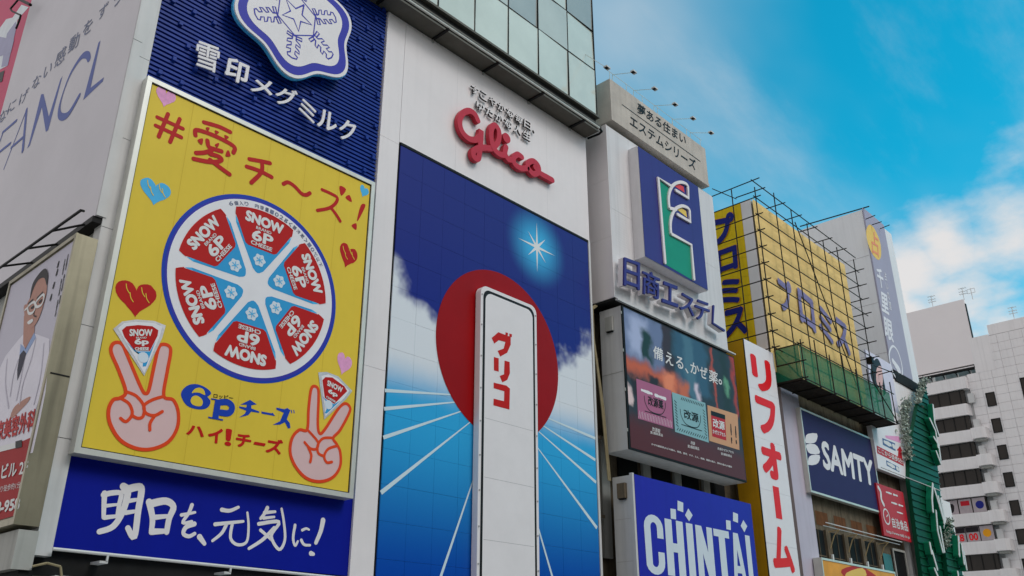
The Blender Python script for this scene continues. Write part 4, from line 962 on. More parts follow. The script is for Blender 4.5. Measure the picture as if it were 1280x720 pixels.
MB().text(Ph, '夢ある住まい', s9(265, 242), s9(508, 408), s9(268, 192), 0.01, 0.015).build('lettering', M['black_ink'], hd)
MB().text(Ph, 'エステムシリーズ', s9(228, 305), s9(558, 535), s9(230, 250), 0.01, 0.015).build('lettering', M['black_ink'], hd)
MB().pstroke(Ph, [s9(190, 203), s9(580, 487)], 0.035, 0.012, smooth=0).build('rule', M['black_ink'], hd)
# roof rail and lamps
rr = thing('roof_rail', (31, 19.5, CZ + 22.3), 'thin wire rail along the top of the stone header', 'rail')
pz0 = hv1
pr = [Ph.hit(*s9(x, y)) for x, y in ((118, 22), (610, 395))]
MB().path([(pr[0].x, 19.45, pz0 + .55), (hu1 - .05, 19.45, pz0 + .55)], 0.012, 4).build('wire', M['frame'], rr)
for k in range(7):
    x = hu0 + .2 + k * (hu1 - hu0 - .4) / 6; MB().path([(x, 19.45, pz0), (x, 19.45, pz0 + .58)], 0.014, 4).build('post', M['frame'], rr)
for i, q in enumerate(((248, 42), (353, 125), (455, 203), (545, 273), (635, 345), (115, 20))):
    h = front(18.3).hit(*s9(*q)); 
    nm = ('outermost left', 'second', 'third', 'fourth', 'fifth and last', 'single')[i]
    lab = 'small roof floodlight on an arm above the stone header, %s from the left' % nm if i < 5 else 'small roof floodlight at the left corner post of the stone header'
    l_ = thing('roof_floodlight', (h.x, 19.0, pz0), lab, 'lamp', 'floodlights above the stone header')
    MB().box((h.x - .15, h.y - .10, h.z - .03), (h.x + .13, h.y + .08, h.z + .04)).build('lamp_head', M['clad_grey'], l_)
    MB().box((h.x - .13, h.y - .09, h.z - .05), (h.x + .02, h.y + .06, h.z - .032)).build('lens', M['dark'], l_)
    MB().path([(h.x, h.y, h.z), (h.x, 19.45, pz0 + .5), (h.x, 19.5, pz0)], 0.014, 4).build('arm', M['frame'], l_)

# logo sign box
fs_ = thing('logo_sign', (32, 19.3, CZ + 16.4), 'tall violet sign box with a green stylised letter logo', 'sign')
Pq = front(18.98)
qu0, qv1 = Pq.uv(797, 182); qu1, qv0 = Pq.uv(885, 361)
qv0 = (qv0 + Pq.uv(806, 323)[1]) / 2
MB().box((qu0, 19.0, qv0), (qu1, FYf - .004, qv1)).build('case', M['ftile'], fs_)
MB().rect(Pq, qu0 + .02, qu1 - .02, qv0 + .02, qv1 - .02, 0.0).build('field', M['f_blue'], fs_)
sA = lambda x, y: (780 + x / 3.0, 180 + y / 3.0)
MB().ppoly(Pq, [sA(*q) for q in ((130, 135), (172, 168), (162, 245), (185, 250), (172, 340), (247, 380), (255, 510), (152, 450))], 0.01).build('green_shape', M['f_green'], fs_)
MB().ppoly(Pq, [sA(*q) for q in ((188, 158), (205, 150), (222, 160), (226, 182))], 0.012, 0).build('red_shape', M['f_red'], fs_)
MB().ppoly(Pq, [sA(*q) for q in ((195, 243), (215, 240), (232, 252), (236, 276))], 0.012, 0).build('yellow_shape', M['f_yel'], fs_)
def tubeline(pts, sm=0):
    MB().pstroke(Pq, [sA(*q) for q in pts], 0.15, 0.012, w1=0.08, smooth=sm, ramp=0.01).build('outline_tube', M['clad'], fs_)
tubeline([(150, 446), (124, 128), (172, 160)])
arc1 = spline([(166, 242), (163, 205), (170, 172), (185, 152), (206, 145), (226, 150), (235, 160)], 4, False)
tubeline(arc1 + [(237, 205), (190, 176)])
tubeline([(166, 242), (190, 248)])
arc2 = spline([(172, 338), (170, 300), (176, 268), (190, 244), (212, 234), (232, 240), (241, 250)], 4, False)
tubeline(arc2 + [(244, 294), (196, 266)])
tubeline([(172, 338), (248, 380), (258, 508)])
# blue channel letters
nl = thing('blue_letters', (31, 19.3, CZ + 14.2), 'row of violet channel letters below the logo box', 'letters')
Pn = front(19.05)
sB = lambda x, y: (740 + x / 4.0, 260 + y / 4.0)
for ch, bl0, br0, tl0 in (('日', (160, 385), (240, 412), (162, 245)), ('商', (252, 425), (340, 462), (255, 300)), ('エ', (352, 470), (432, 498), (354, 362)), ('ス', (440, 505), (512, 545), (445, 418)), ('テ', (512, 550), (585, 575), (520, 452)), ('ム', (600, 590), (665, 615), (604, 488))):
    if ch == 'ム':
        o = MB().pstroke(Pn, [sB(*q) for q in ((610, 490), (606, 575), (662, 612))], 0.11, -0.07, w1=0.0, smooth=0).build('letter', M['f_blue'], nl)
    else: o = MB().text(Pn, ch, sB(*bl0), sB(*br0), sB(*tl0), -0.07, 0.012, w1=0.0).build('letter', M['f_blue'], nl)
    if ch != 'ム': MB().text(Pn, ch, sB(*bl0), sB(*br0), sB(*tl0), -0.30, 0.0, w1=-0.078).build('letter_return', M['clad'], o)
    else: MB().pstroke(Pn, [sB(*q) for q in ((610, 490), (606, 575), (662, 612))], 0.09, -0.30, w1=-0.09, smooth=0).build('letter_return', M['clad'], o)

# LED screen
ls = thing('led_screen', (32, 20, CZ + 7.6), 'large outdoor screen showing three medicine packets on a dark red table', 'screen')
P5 = front(19.38)
lu0, lv1 = P5.uv(780, 384); lu1, lv0 = P5.uv(933, 600)
lv0 = (P5.uv(788, 560)[1] + lv0) / 2
lu0 = (lu0 + P5.uv(788, 560)[0]) / 2
MB().box((lu0 - .12, 19.45, lv0 - .08), (lu1, 20.5, lv1 + .04)).build('case', M['clad_grey'], ls)
MB().pbox(P5, lu0 - .10, lu1 + .04, lv0 - .07, lv1 + .06, -0.065, -0.012).build('bezel', M['black'], ls)
MB().rect(P5, lu0, lu1 - .02, lv0, lv1, 0.0).build('screen_face', M['led'], ls)
for k in range(4): MB().box((lu0 - .13, 19.40, lv0 + .6 + k * 1.6), (lu0 - .105, 19.44, lv0 + .72 + k * 1.6)).build('hinge', M['frame'], ls)
MB().box((lu0 - .135, 19.46, lv0 + 3.0), (lu0 - .122, 20.48, lv0 + 3.02)).build('case_seam', M['wallgrey'], ls)
MB().box((26.9, 19.3, lv1 + .16), (lu1 + .1, 19.42, lv1 + .22)).build('top_rail', M['clad_grey'], ls)
sC = lambda x, y: (740 + x / 3.273, 380 + y / 3.273)
for ch, x, y, w_, h_ in (('備', 250, 168, 40, 52), ('え', 300, 192, 32, 50), ('る', 343, 210, 30, 48), ('、', 380, 262, 14, 18), ('か', 402, 234, 36, 46), ('ぜ', 440, 250, 32, 48), ('薬', 478, 266, 36, 50), ('。', 517, 305, 14, 22)):
    k = 0.42
    MB().text(P5, ch, sC(x, y + h_), sC(x + w_, y + h_ + w_ * k), sC(x, y), 0.006, 0.015).build('lettering', M['white_ink'], ls)
pk_m = [mk('packet pink', rgb(152, 88, 118), 0.4, 0.05), mk('packet aqua', rgb(120, 158, 164), 0.4, 0.05), mk('packet peach', rgb(182, 136, 102), 0.4, 0.05)]
sD = lambda x, y: (780 + x / 5.144, 460 + y / 5.144)
pks = (((78, 68), (302, 145), (315, 392), (90, 325)), ((308, 155), (522, 225), (545, 480), (328, 410)), ((535, 238), (730, 300), (742, 528), (548, 468)))
for i, q in enumerate(pks):
    po = MB().ppoly(P5, [sD(*p) for p in q], 0.006).build('packet', pk_m[i], ls)
    a, b, c, d = [Vector(P5.uv(*sD(*p))) for p in q]
    def B(x, y): return tuple(a + (b - a) * x + (d - a) * y + (c - b - (d - a)) * x * y)
    t = MB()
    if i < 2:
        t.text(P5, '改源' if i else '改源薬', B(.30, .58), B(.74, .58), B(.30, .34), 0.010, 0.02, uv=True)
        t.stroke(P5, spline([B(.2, .38), B(.22, .55), B(.35, .72), B(.65, .72), B(.78, .55), B(.8, .38)], 5, False), 0.035, 0.010)
        t.stroke(P5, [B(.2, .76), B(.8, .76)], 0.03, 0.0125)
        if i == 1:
            for k in range(14):
                for (x0_, y0_, x1_, y1_) in ((.06 + k * .065, .94, .10 + k * .065, .88), (.25 + k * .05, .12, .28 + k * .05, .06)): t.stroke(P5, [B(x0_, y0_), B(x1_, y1_)], 0.035, 0.010)
            for k in range(9):
                for x0_ in (.05, .9): t.stroke(P5, [B(x0_, .2 + k * .075), B(x0_ + .05, .24 + k * .075)], 0.035, 0.010)
    else:
        t.dashes(P5, B(.74, .34), B(.74, .88), 7, .10, .010); t.dashes(P5, B(.90, .36), B(.90, .84), 6, .10, .010)
    t.build('print', M['black_ink'], po)
    if i == 0:
        m_ = MB()
        for k in range(22): m_.stroke(P5, [B(.02 + k * .044, .97), B(.045 + k * .044, .80 + .02 * (k % 2))], 0.016, 0.010)
        m_.dashes(P5, B(.12, .25), B(.9, .28), 10, .14, .010)
        m_.build('print', M['sign_white'], po)
    if i == 2:
        MB().poly(P5, [B(.10, .18), B(.56, .18), B(.56, .85), B(.10, .85)], 0.010).build('red_label', M['sign_red'], po)
        MB().poly(P5, [B(.10, .13), B(.56, .13), B(.56, .26), B(.10, .26)], 0.013).build('black_label', M['black_ink'], po)
        MB().text(P5, '改源', B(.14, .58), B(.53, .58), B(.14, .33), 0.013, 0.03, uv=True).text(P5, 'かぜカプセル', B(.12, .76), B(.54, .76), B(.12, .64), 0.013, 0.03, uv=True).build('print', M['white_ink'], po)
t = MB()
for body, bl0, br0, tl0 in (('改源錠', (180, 405), (232, 420), (180, 378)), ('第2類医薬品', (168, 422), (248, 442), (168, 404)), ('改源', (428, 490), (455, 498), (428, 468)), ('第2類医薬品', (408, 512), (482, 530), (408, 492)), ('改源かぜカプセル', (600, 525), (705, 552), (600, 508)), ('第2類医薬品', (622, 558), (692, 576), (622, 542))):
    t.text(P5, body, sD(*bl0), sD(*br0), sD(*tl0), 0.008, 0.01)
t.build('caption', M['white_ink'], ls, kind='stuff'); t = MB()
t.text(P5, 'かぜの諸症状(のどの痛み、発熱、悪寒、せき、たん、頭痛、関節の痛み、筋肉の痛み)の緩和', sD(175, 498), sD(692, 645), sD(175, 482), 0.008, 0.015)
t.build('caption', M['white_ink'], ls, kind='stuff')
jb = thing('junction_box', (lu0 - .2, 19.9, lv1 - 1.2), 'grey junction box on the upper left side of the screen', 'box', 'junction boxes')
MB().box((lu0 - .26, 19.80, lv1 - .95), (lu0 - .124, 20.15, lv1 - .35)).build('case', M['wallgrey'], jb)
MB().box((lu0 - .24, 19.83, lv1 - .99), (lu0 - .13, 20.12, lv1 - .953)).build('base_cap', M['dark'], jb)

# blue sign with condensed white letters
ch_ = thing('rental_sign', (32, 19.9, CZ + 0), 'violet blue sign with condensed white capitals and white diamonds', 'sign')
P6 = front(19.25)
cu0, cv1 = P6.uv(793, 595); cu1, cv1b = P6.uv(938, 628)
cv1 = (cv1 + cv1b) / 2
MB().box((cu0 - .09, 19.3, CZ - 1), (cu1, 20.2, cv1 - .02)).build('case', M['clad_grey'], ch_)
MB().pbox(P6, cu0, cu1, CZ - 1, cv1, -0.04, 0.0).build('panel', M['chintai'], ch_)
MB().box((cu0 - .12, 19.27, CZ - 1), (cu0 - .005, 19.4, cv1 + .05)).build('corner_trim', M['clad_grey'], ch_)
for z in (cv1 - 1.6, cv1 - 3.1): MB().box((cu0 - .094, 19.42, z), (cu0 - .091, 20.15, z + .02)).build('case_seam', M['far_joint'], ch_)
# lettering traced
sE = lambda x, y: (740 + x / 4.5, 560 + y / 4.5)
cl = MB()
lw = P6.uv(*sE(460, 500))[0] - P6.uv(*sE(410, 500))[0]
def up(x): return P6.uv(*x)
zb = CZ + 3.3
def base(px_top): return (P6.uv(*sE(*px_top))[0])
tz = P6.uv(*sE(430, 400))[1]
xs_ = {n: P6.uv(*sE(x, 450))[0] for n, x in (('C0', 292), ('C1', 398), ('H0', 410), ('H1', 510), ('I0', 528), ('I1', 565), ('N0', 580), ('N1', 672), ('T0', 680), ('T1', 765), ('A0', 772), ('A1', 832), ('J0', 846), ('J1', 880))}
zc0 = tz - 4.0
k_ = 0.30
zc0 = P6.uv(*sE(430, 716))[1]
hh_ = tz - zc0
def glyph(n0, n1, polys, w=.008):
    a, b = xs_[n0], xs_[n1]
    for k, q in enumerate(polys): cl.poly(P6, [(a + (b - a) * x, zc0 + hh_ * y) for x, y in q], w + k * .0012)
c_out = [(.5 + .5 * math.cos(R_(t_)), (.80 if t_ <= 180 else .20) + .22 * math.sin(R_(t_))) for t_ in list(range(0, 181, 20)) + list(range(180, 361, 20))]
c_in = [(.5 + .17 * math.cos(R_(t_)), (.80 if t_ <= 180 else .20) + .09 * math.sin(R_(t_))) for t_ in list(range(0, 181, 30)) + list(range(180, 361, 30))]
top_o = c_out[:10]; bot_o = c_out[10:]; top_i = c_in[:7]; bot_i = c_in[7:]
glyph('C0', 'C1', [[(1, .62), (1, .80)] + top_o + bot_o + [(1, .38), (.67, .38)] + list(reversed(bot_i)) + list(reversed(top_i)) + [(.67, .62)]])
glyph('H0', 'H1', [[(0, 0), (.38, 0), (.38, 1), (0, 1)], [(.62, 0), (1, 0), (1, 1), (.62, 1)], [(.3, .42), (.7, .42), (.7, .58), (.3, .58)]])
glyph('I0', 'I1', [[(0, 0), (1, 0), (1, 1), (0, 1)]])
glyph('N0', 'N1', [[(0, 0), (.34, 0), (.34, 1), (0, 1)], [(.66, 0), (1, 0), (1, 1), (.66, 1)], [(.02, 1), (.36, 1), (.98, 0), (.64, 0)]])
glyph('T0', 'T1', [[(0, .86), (1, .86), (1, 1), (0, 1)], [(.30, 0), (.70, 0), (.70, .9), (.30, .9)]])
glyph('A0', 'A1', [[(0, 0), (.30, 0), (.62, 1), (.28, 1)], [(1.2, 0), (.88, 0), (.34, 1), (.72, 1)], [(.25, .22), (.95, .22), (.9, .36), (.3, .36)]])
glyph('J0', 'J1', [[(.25, 0), (1, 0), (1, 1), (.25, 1)]])
for q in (((440, 340), (470, 345), (472, 402), (442, 397)), ((480, 295), (512, 308), (512, 362), (480, 350)), ((540, 340), (565, 378), (545, 413), (522, 378)), ((752, 405), (778, 410), (780, 462), (755, 457)), ((792, 360), (820, 372), (820, 422), (792, 410)), ((850, 405), (872, 440), (856, 474), (835, 438))):
    cl.ppoly(P6, [sE(*p) for p in q], 0.010)
cl.build('lettering', M['chintai_w'], ch_)
j2 = thing('junction_box', (cu0 - .2, 19.8, cv1 - 1), 'dark weathered junction box on the side of the violet blue sign', 'box', 'junction boxes')
MB().box((cu0 - .25, 19.55, cv1 - .85), (cu0 - .095, 19.9, cv1 - .3)).build('case', M['concrete'], j2)
MB().box((cu0 - .235, 19.58, cv1 - .9), (cu0 - .105, 19.86, cv1 - .853)).build('base_cap', M['dark'], j2)

# ================================================================== 4 vertical white sign with red katakana
rf = thing('vertical_sign', (38, 19.8, CZ + 0), 'tall white vertical sign with red katakana and amber side', 'sign')
P7 = front(19.5)
ru0 = P7.uv(931, 428)[0]; ru1, rv1 = P7.uv(969, 443); ru0 = (ru0 + P7.uv(960, 716)[0]) / 2; ru1 = (ru1 + P7.uv(997, 716)[0]) / 2
MB().box((ru0 + .0, 19.54, CZ - 1), (ru1 - .02, 20.6, rv1 - .03)).build('case', M['reform_y'], rf)
for k in range(7):
    z1 = rv1 - k * 2.4; MB().pbox(P7, ru0 + .02, ru1, z1 - 2.392, z1, -0.035, 0.0).build('face_panel', M['sign_white'], rf)
MB().pbox(P7, ru0 - .02, ru0 + .016, CZ - 1, rv1, -0.036, 0.006).build('edge_strip', M['black'], rf)
t = MB()
wc = ru1 - ru0
zz_ = [(465, 500), (510, 552), (562, 612), (590, 650), (655, 712)]
for ch, (ya, yb_) in zip('リフォーム', ((441, 483), (493, 538), (548, 594), (600, 648), (655, 712))):
    xl = 938 + (ya - 440) * 0.105; xr = 966 + (ya - 440) * 0.09
    a = P7.uv(xl, yb_)[1]; b = P7.uv(xl, ya)[1]
    if ch == 'ー':
        t.rect(P7, ru0 + wc * .42, ru0 + wc * .62, a + .15, b - .15, 0.008)
    else: t.text(P7, ch, (ru0 + wc * .16, a), (ru0 + wc * .84, a), (ru0 + wc * .16, b), 0.008, 0.05, uv=True)
t.build('lettering', M['reform_red'], rf)

# ================================================================== 5 yellow box building, scaffold and net platform
yp = thing('yellow_box', (46, 22, CZ + 14.5), 'yellow rooftop sign block with navy katakana behind scaffolding', 'sign block')
PX0, PX1, PY0, PZ0, PZ1 = 40.6, 52.4, 19.85, CZ + 14.2, CZ + 24.15
MB().box((PX0 + .03, PY0 + .03, PZ0), (PX1, 24, PZ1)).build('core', M['wallgrey'], yp)
P8 = side(PX0)
nrow_ = 9; hgt = (PZ1 - PZ0) / nrow_
for k in range(nrow_): MB().pbox(P8, -24, -PY0 - .62, PZ0 + k * hgt + .006, PZ0 + (k + 1) * hgt - .006, -0.02, 0.0).build('yellow_panel', M['promise_y'], yp)
MB().pbox(P8, -PY0 - .60, -PY0, PZ0, PZ1, -0.02, 0.01).build('white_strip', M['clad'], yp)
sF = lambda x, y: (880 + x / 3.425, 230 + y / 3.425)
for ch, bl0, br0, tl0 in (('プ', (32, 272), (136, 252), (26, 140)), ('ロ', (58, 392), (148, 360), (52, 292)), ('ミ', (72, 530), (160, 505), (66, 418)), ('ス', (88, 665), (190, 640), (80, 545))):
    MB().text(P8, ch, sF(bl0[0] - 3, bl0[1] + 3), sF(br0[0] + 4, br0[1] + 3), sF(tl0[0] - 3, tl0[1] - 3), 0.02, 0.055).build('letter_edge', M['promise_o'], yp)
    MB().text(P8, ch, sF(*bl0), sF(*br0), sF(*tl0), 0.05, 0.045).build('letter', M['promise_n'], yp)
P9 = front(PY0)
# tarp in strips between the standards, slightly sagging
tx_ = [PX0 + .03 + (PX1 - PX0) * k / 6 for k in range(7)]
for i in range(6):
    for j in range(9):
        z0_, z1_ = PZ0 + j * hgt, PZ0 + (j + 1) * hgt
        m_ = MB(); N_ = 4; V = []; F = []
        sag = random.uniform(.02, .07)
        for a in range(N_ + 1):
            for b in range(N_ + 1):
                x, z = a / N_, b / N_
                V.append(P9.pt(tx_[i] + (tx_[i + 1] - tx_[i]) * x, z0_ + hgt * z, 0.10 + sag * math.sin(math.pi * x) * math.sin(math.pi * z) + random.uniform(0, .01)))
        for a in range(N_):
            for b in range(N_): q = a * (N_ + 1) + b; F.append((q, q + N_ + 1, q + N_ + 2, q + 1))
        m_.add(V, F).build('tarp_sheet', M['tarp'], yp)
sG = lambda x, y: (880 + x / 3.273, 220 + y / 3.273)
t = MB()
for ch, bl0, br0, tl0 in (('プ', (300, 545), (358, 590), (285, 395)), ('ロ', (382, 595), (448, 650), (368, 455)), ('ミ', (462, 645), (522, 700), (450, 520)), ('ス', (532, 700), (590, 745), (520, 570))):
    t.text(P9, ch, sG(*bl0), sG(*br0), sG(*tl0), 0.185, 0.04)
t.build('faded_letters', M['tarp_letter'], yp)

sf = thing('scaffold', (46, 19.2, CZ + 14), 'dark tube scaffold round the yellow sign block', 'scaffold')
SY, SX = 19.3, 40.05
Pz = front(SY)
zrows = [Pz.uv(*q)[1] for q in ((951, 252), (953, 273), (956, 293), (958, 313), (960, 333), (962, 353), (965, 375), (967, 396), (970, 417), (972, 437))]
r_ = 0.032
for i, z in enumerate(zrows):
    MB().tube((SX, SY - .35, z), (SX, 24.2, z + random.uniform(-.05, .05)), r_).build('ledger', M['pole'], sf)
    MB().tube((SX - .15, SY, z + .03), (PX1 + 1.1 + random.uniform(-.3, .4), SY, z + .03 + random.uniform(-.05, .05)), r_).build('ledger', M['pole'], sf)
    MB().tube((PX1 + .7, SY - .5, z - .02), (PX1 + .7, 21.2, z - .02), r_).build('transom', M['pole'], sf)
xst = [SX + .25, 42.6, 44.6, 46.6, 48.6, 50.6, PX1 + .7]
ztop = PZ1 + .8
for i, x in enumerate(xst): MB().tube((x, SY + .07, CZ + 14.3), (x, SY + .07, ztop + random.uniform(-.7, .3)), r_).build('standard', M['pole'], sf)
for y in (20.6, 22.4, 23.9): MB().tube((SX - .07, y, CZ + 14.3), (SX - .07, y, ztop + random.uniform(-.5, .1)), r_).build('standard', M['pole'], sf)
MB().tube((44.6, SY - .07, PZ1 - .1), (50.4, SY - .07, CZ + 14.7), r_).build('brace', M['pole'], sf)
MB().tube((SX - .2, SY, ztop - .1), (PX1 + .9, SY, ztop - .15), r_).build('guard_rail', M['pole'], sf)
MB().tube((SX, SY - .4, ztop - .05), (SX, 24.2, ztop - .1), r_).build('guard_rail', M['pole'], sf)
for x in xst[:-1]: MB().tube((x + .1, SY - .5, PZ1 + .25), (x + .1, 20.6, PZ1 + .3), r_).build('transom', M['pole'], sf)
for y0_, z0_ in ((20.4, PZ1), (22.2, PZ1)): MB().tube((SX, y0_, z0_), (SX, y0_ + 1.4, z0_ + 1.2), r_ * .8).build('brace', M['pole'], sf)
MB().tube((PX1 + .7, 19.2, CZ + 17.4), (57.5, 18.9, CZ + 17.6), r_).build('outrigger', M['pole'], sf)
MB().tube((55.2, 18.9, CZ + 17.5), (55.4, 20, CZ + 17.5), r_).build('outrigger', M['pole'], sf)
MB().box((PX1 + .5, SY - .1, CZ + 17.55), (PX1 + .8, SY + .25, CZ + 17.95)).build('work_lamp', M['black'], sf)

pf = thing('net_platform', (47, 19.2, CZ + 12.8), 'scaffold platform wrapped in green safety net above the indigo sign', 'platform')
Pn2 = front(18.4)
nu0, nv1 = Pn2.uv(998, 430); nu1, _ = Pn2.uv(1113, 498)
nz0 = Pn2.uv(1009, 475.5)[1]; nz1 = nv1
nc = 5
for i in range(nc):
    a, b = nu0 + (nu1 - nu0) * i / nc, nu0 + (nu1 - nu0) * (i + 1) / nc
    V = []; F = []; N_ = 4
    for p in range(N_ + 1):
        for q in range(N_ + 1):
            x, z = p / N_, q / N_; V.append(Pn2.pt(a + (b - a) * x, nz0 + (nz1 - nz0) * z, random.uniform(-.01, .01) - .05 * math.sin(math.pi * x)))
    for p in range(N_):
        for q in range(N_): k = p * (N_ + 1) + q; F.append((k, k + N_ + 1, k + N_ + 2, k + 1))
    MB().add(V, F).build('net_sheet', M['green_net'], pf)
Pn3 = side(nu0)
MB().rect(Pn3, -19.82, -18.42, nz0, nz1, 0.0).build('net_sheet', M['green_net'], pf)
for k in range(5): MB().box((nu0 - .1, 18.42 + k * .29, nz0 - .06), (nu1 + .2, 18.42 + k * .29 + .27, nz0 - .015)).build('plank', M['plank'], pf)
for k in range(8):
    x = nu0 + .05 + (nu1 - nu0) * k / 7; MB().tube((x, 18.3, nz0 - .1), (x, 18.3, nz1 + .25 + (.4 if k % 2 else 0)), r_).build('standard', M['pole'], pf)
    MB().tube((x, 18.2, nz0 - .10), (x, 19.85, nz0 - .10), r_).build('bearer', M['pole'], pf)
for z in (nz0 + .02, nz1): MB().tube((nu0 - .3, 18.33, z), (nu1 + .5, 18.33, z), r_).build('ledger', M['pole'], pf)
for z in (nz0 + .02, nz1, (nz0 + nz1) / 2): MB().tube((nu0 - .02, 18.1, z), (nu0 - .02, 19.9, z), r_).build('ledger', M['pole'], pf)
MB().tube((nu1 - 2.6, 18.27, nz1), (nu1 + .2, 18.27, nz0), r_).build('brace', M['pole'], pf)
MB().tube((nu0 + .2, 18.5, nz0), (nu0 + .2, 19.8, nz1), r_ * .8).build('brace', M['pole'], pf)

# ================================================================== 6 building with the indigo sign
sb = thing('shop_building', (48, 24, 0), 'old building with lilac pier and stained plaster below the indigo sign', 'building')
MB().box((41.0, 20.15, 0), (58.6, 34, CZ + 14.2)).build('wall', M['concrete'], sb)
P10 = front(20.0)
MB().box((41.6, 19.95, 0), (43.55, 20.15, CZ + 13.6)).build('pier', M['lilac'], sb)
P11 = front(20.14)
for x0_ in (44.0, 46.2, 48.3, 50.4):
    q = MB().pbox(P11, x0_ - .55, x0_ + .75, CZ + 4.2, CZ + 6.75, 0.0, 0.02).build('window', M['glass_dark'], sb)
    MB().pbox(P11, x0_ + .08, x0_ + .12, CZ + 4.2, CZ + 6.75, 0.021, 0.05).build('mullion', M['concrete'], q)
    MB().pbox(P11, x0_ - .55, x0_ + .75, CZ + 5.45, CZ + 5.5, 0.021, 0.052).build('transom', M['concrete'], q)
for x0_ in (45.05, 47.2, 49.3, 51.3):
    MB().pbox(P11, x0_ - .2, x0_ + .25, CZ + 3.6, CZ + 6.8, 0.0, 0.12).build('pilaster', M['concrete'], sb)
    MB().path([(x0_, 19.98, CZ + 5.9), (x0_, 19.7, CZ + 6.5), (x0_, 19.4, CZ + 6.75)], 0.03, 4).build('bracket', M['cream_paint'], sb)
    MB().path([(x0_, 19.98, CZ + 6.7), (x0_, 19.4, CZ + 6.76)], 0.03, 4).build('bracket', M['cream_paint'], sb)
    MB().box((x0_ - .05, 19.9, CZ + 5.2), (x0_ + .08, 20.0, CZ + 5.6)).build('insulator', M['white_paint'], sb)
    MB().pbox(P11, x0_ - .9, x0_ + .5, CZ + 7.0, CZ + 7.7, 0.0, 0.004).build('rust_patch', M['rust'], sb)
for z, y in ((6.95, 19.4), (6.82, 19.55)): MB().tube((43.6, y, CZ + z), (53.3, y, CZ + z), 0.025).build('conduit', M['white_paint'], sb)
MB().pbox(P11, 52.0, 53.2, CZ + 3.5, CZ + 6.3, 0.0, 0.05).build('window', M['brown_glass'], sb)
qq = MB().pbox(P11, 53.5, 55.2, CZ + 3.2, CZ + 6.6, 0.0, 0.05).build('window', M['glass_dark'], sb)
MB().frame(P11, 53.4, 55.3, CZ + 3.2, CZ + 6.7, 0.12, 0.05, 0.12).build('window_frame', M['wallgrey'], qq)
MB().pbox(P11, 53.5, 55.2, CZ + 4.9, CZ + 5.0, 0.05, 0.11).build('transom', M['wallgrey'], qq)
MB().box((55.6, 19.9, 0), (55.95, 20.14, CZ + 7.4)).build('white_pier', M['white_paint'], sb)
MB().box((56.6, 19.6, 0), (57.6, 20.14, CZ + 13.5)).build('grey_pier', M['wallgrey'], sb)
MB().tube((51.5, 19.2, CZ + 10.9), (60, 18.9, CZ + 10.7), 0.03).build('conduit', M['clad_grey'], sb)

sm_ = thing('indigo_sign', (48, 19.8, CZ + 8.5), 'dark indigo sign with three leaf marks and white capitals', 'sign')
P12 = front(19.72)
a0, a1 = P12.uv(1002, 512), P12.uv(1103, 641); b0 = P12.uv(1012, 612)
iu0, iu1 = (a0[0] + b0[0]) / 2, a1[0]; iv0, iv1 = (a1[1] + b0[1]) / 2, a0[1]
MB().pbox(P12, iu0, iu1, iv0, iv1, -0.25, 0.0).build('panel', M['samty'], sm_)
MB().frame(P12, iu0 - .08, iu1 + .08, iv0 - .08, iv1 + .08, 0.10, -0.26, 0.03).build('frame', M['frame'], sm_)
sH = lambda x, y: (980 + x / 6.546, 540 + y / 6.546)
MB().text(P12, 'SAMTY', sH(322, 300), sH(745, 452), sH(300, 62), 0.006, 0.035).build('lettering', M['sign_white'], sm_)
for q in ([(178, 90), (175, 45), (195, 15), (268, 12), (268, 62), (245, 90)], [(182, 102), (252, 100), (285, 140), (288, 178), (215, 178), (188, 145)], [(198, 268), (200, 215), (225, 190), (290, 188), (288, 235), (262, 265)]):
    MB().ppoly(P12, [sH(*p) for p in q], 0.006, 2).build('leaf_mark', M['sign_white'], sm_)
og = thing('orange_sign', (48, 19.4, CZ + 2), 'orange and yellow sign at the foot of the stained facade', 'sign')
P13 = front(19.5)
ou0, ov1 = P13.uv(1027, 699); ou1, _ = P13.uv(1118, 718)
MB().pbox(P13, ou0, ou1, CZ + 1, ov1, -0.4, 0.0).build('panel', M['orange_panel'], og)
MB().frame(P13, ou0 - .08, ou1 + .08, CZ + 1, ov1 + .08, .10, -0.41, 0.03).build('frame', M['frame'], og)
MB().ppoly(P13, [(1052, 712), (1075, 706), (1084, 712), (1095, 722), (1060, 722)], 0.006, 3).build('picture_patch', M['red_ink'], og)
MB().ppoly(P13, [(1058, 716), (1078, 710), (1082, 722), (1060, 724)], 0.010, 3).build('picture_patch', M['fort_yel'], og)

aS = thing('arrow_sign', (55, 19.5, CZ + 10.7), 'white sign with red band, arrow and blue labels beside the indigo sign', 'sign')
P14 = front(19.55)
sI = lambda x, y: (1060 + x / 3.789, 500 + y / 3.789)
q = [sI(*p) for p in ((118, 160), (262, 170), (292, 385), (142, 318))]
# upright panel fitted to its corners
wu0, wu1 = (P14.uv(*q[0])[0] + P14.uv(*q[3])[0]) / 2, (P14.uv(*q[2])[0] + .2); wv0 = (P14.uv(*q[2])[1] + P14.uv(*q[3])[1]) / 2
MB().pbox(P14, wu0, wu1, wv0, CZ + 15.2, -0.3, 0.0).build('panel', M['sign_white'], aS)
MB().ppoly(P14, [sI(*p) for p in ((135, 215), (260, 280), (264, 314), (138, 252))], 0.006).build('red_band', M['sign_red'], aS)
MB().ppoly(P14, [sI(*p) for p in ((236, 270), (238, 240), (230, 238), (246, 218), (262, 252), (254, 250), (258, 285))], 0.010).build('arrow', M['sign_red'], aS)
MB().ppoly(P14, [sI(*p) for p in ((162, 180), (222, 205), (225, 242), (165, 212))], 0.006).build('blue_label', M['sign_slate'], aS)
MB().ppoly(P14, [sI(*p) for p in ((180, 285), (240, 318), (243, 342), (183, 310))], 0.006).build('blue_label', M['sign_slate'], aS)
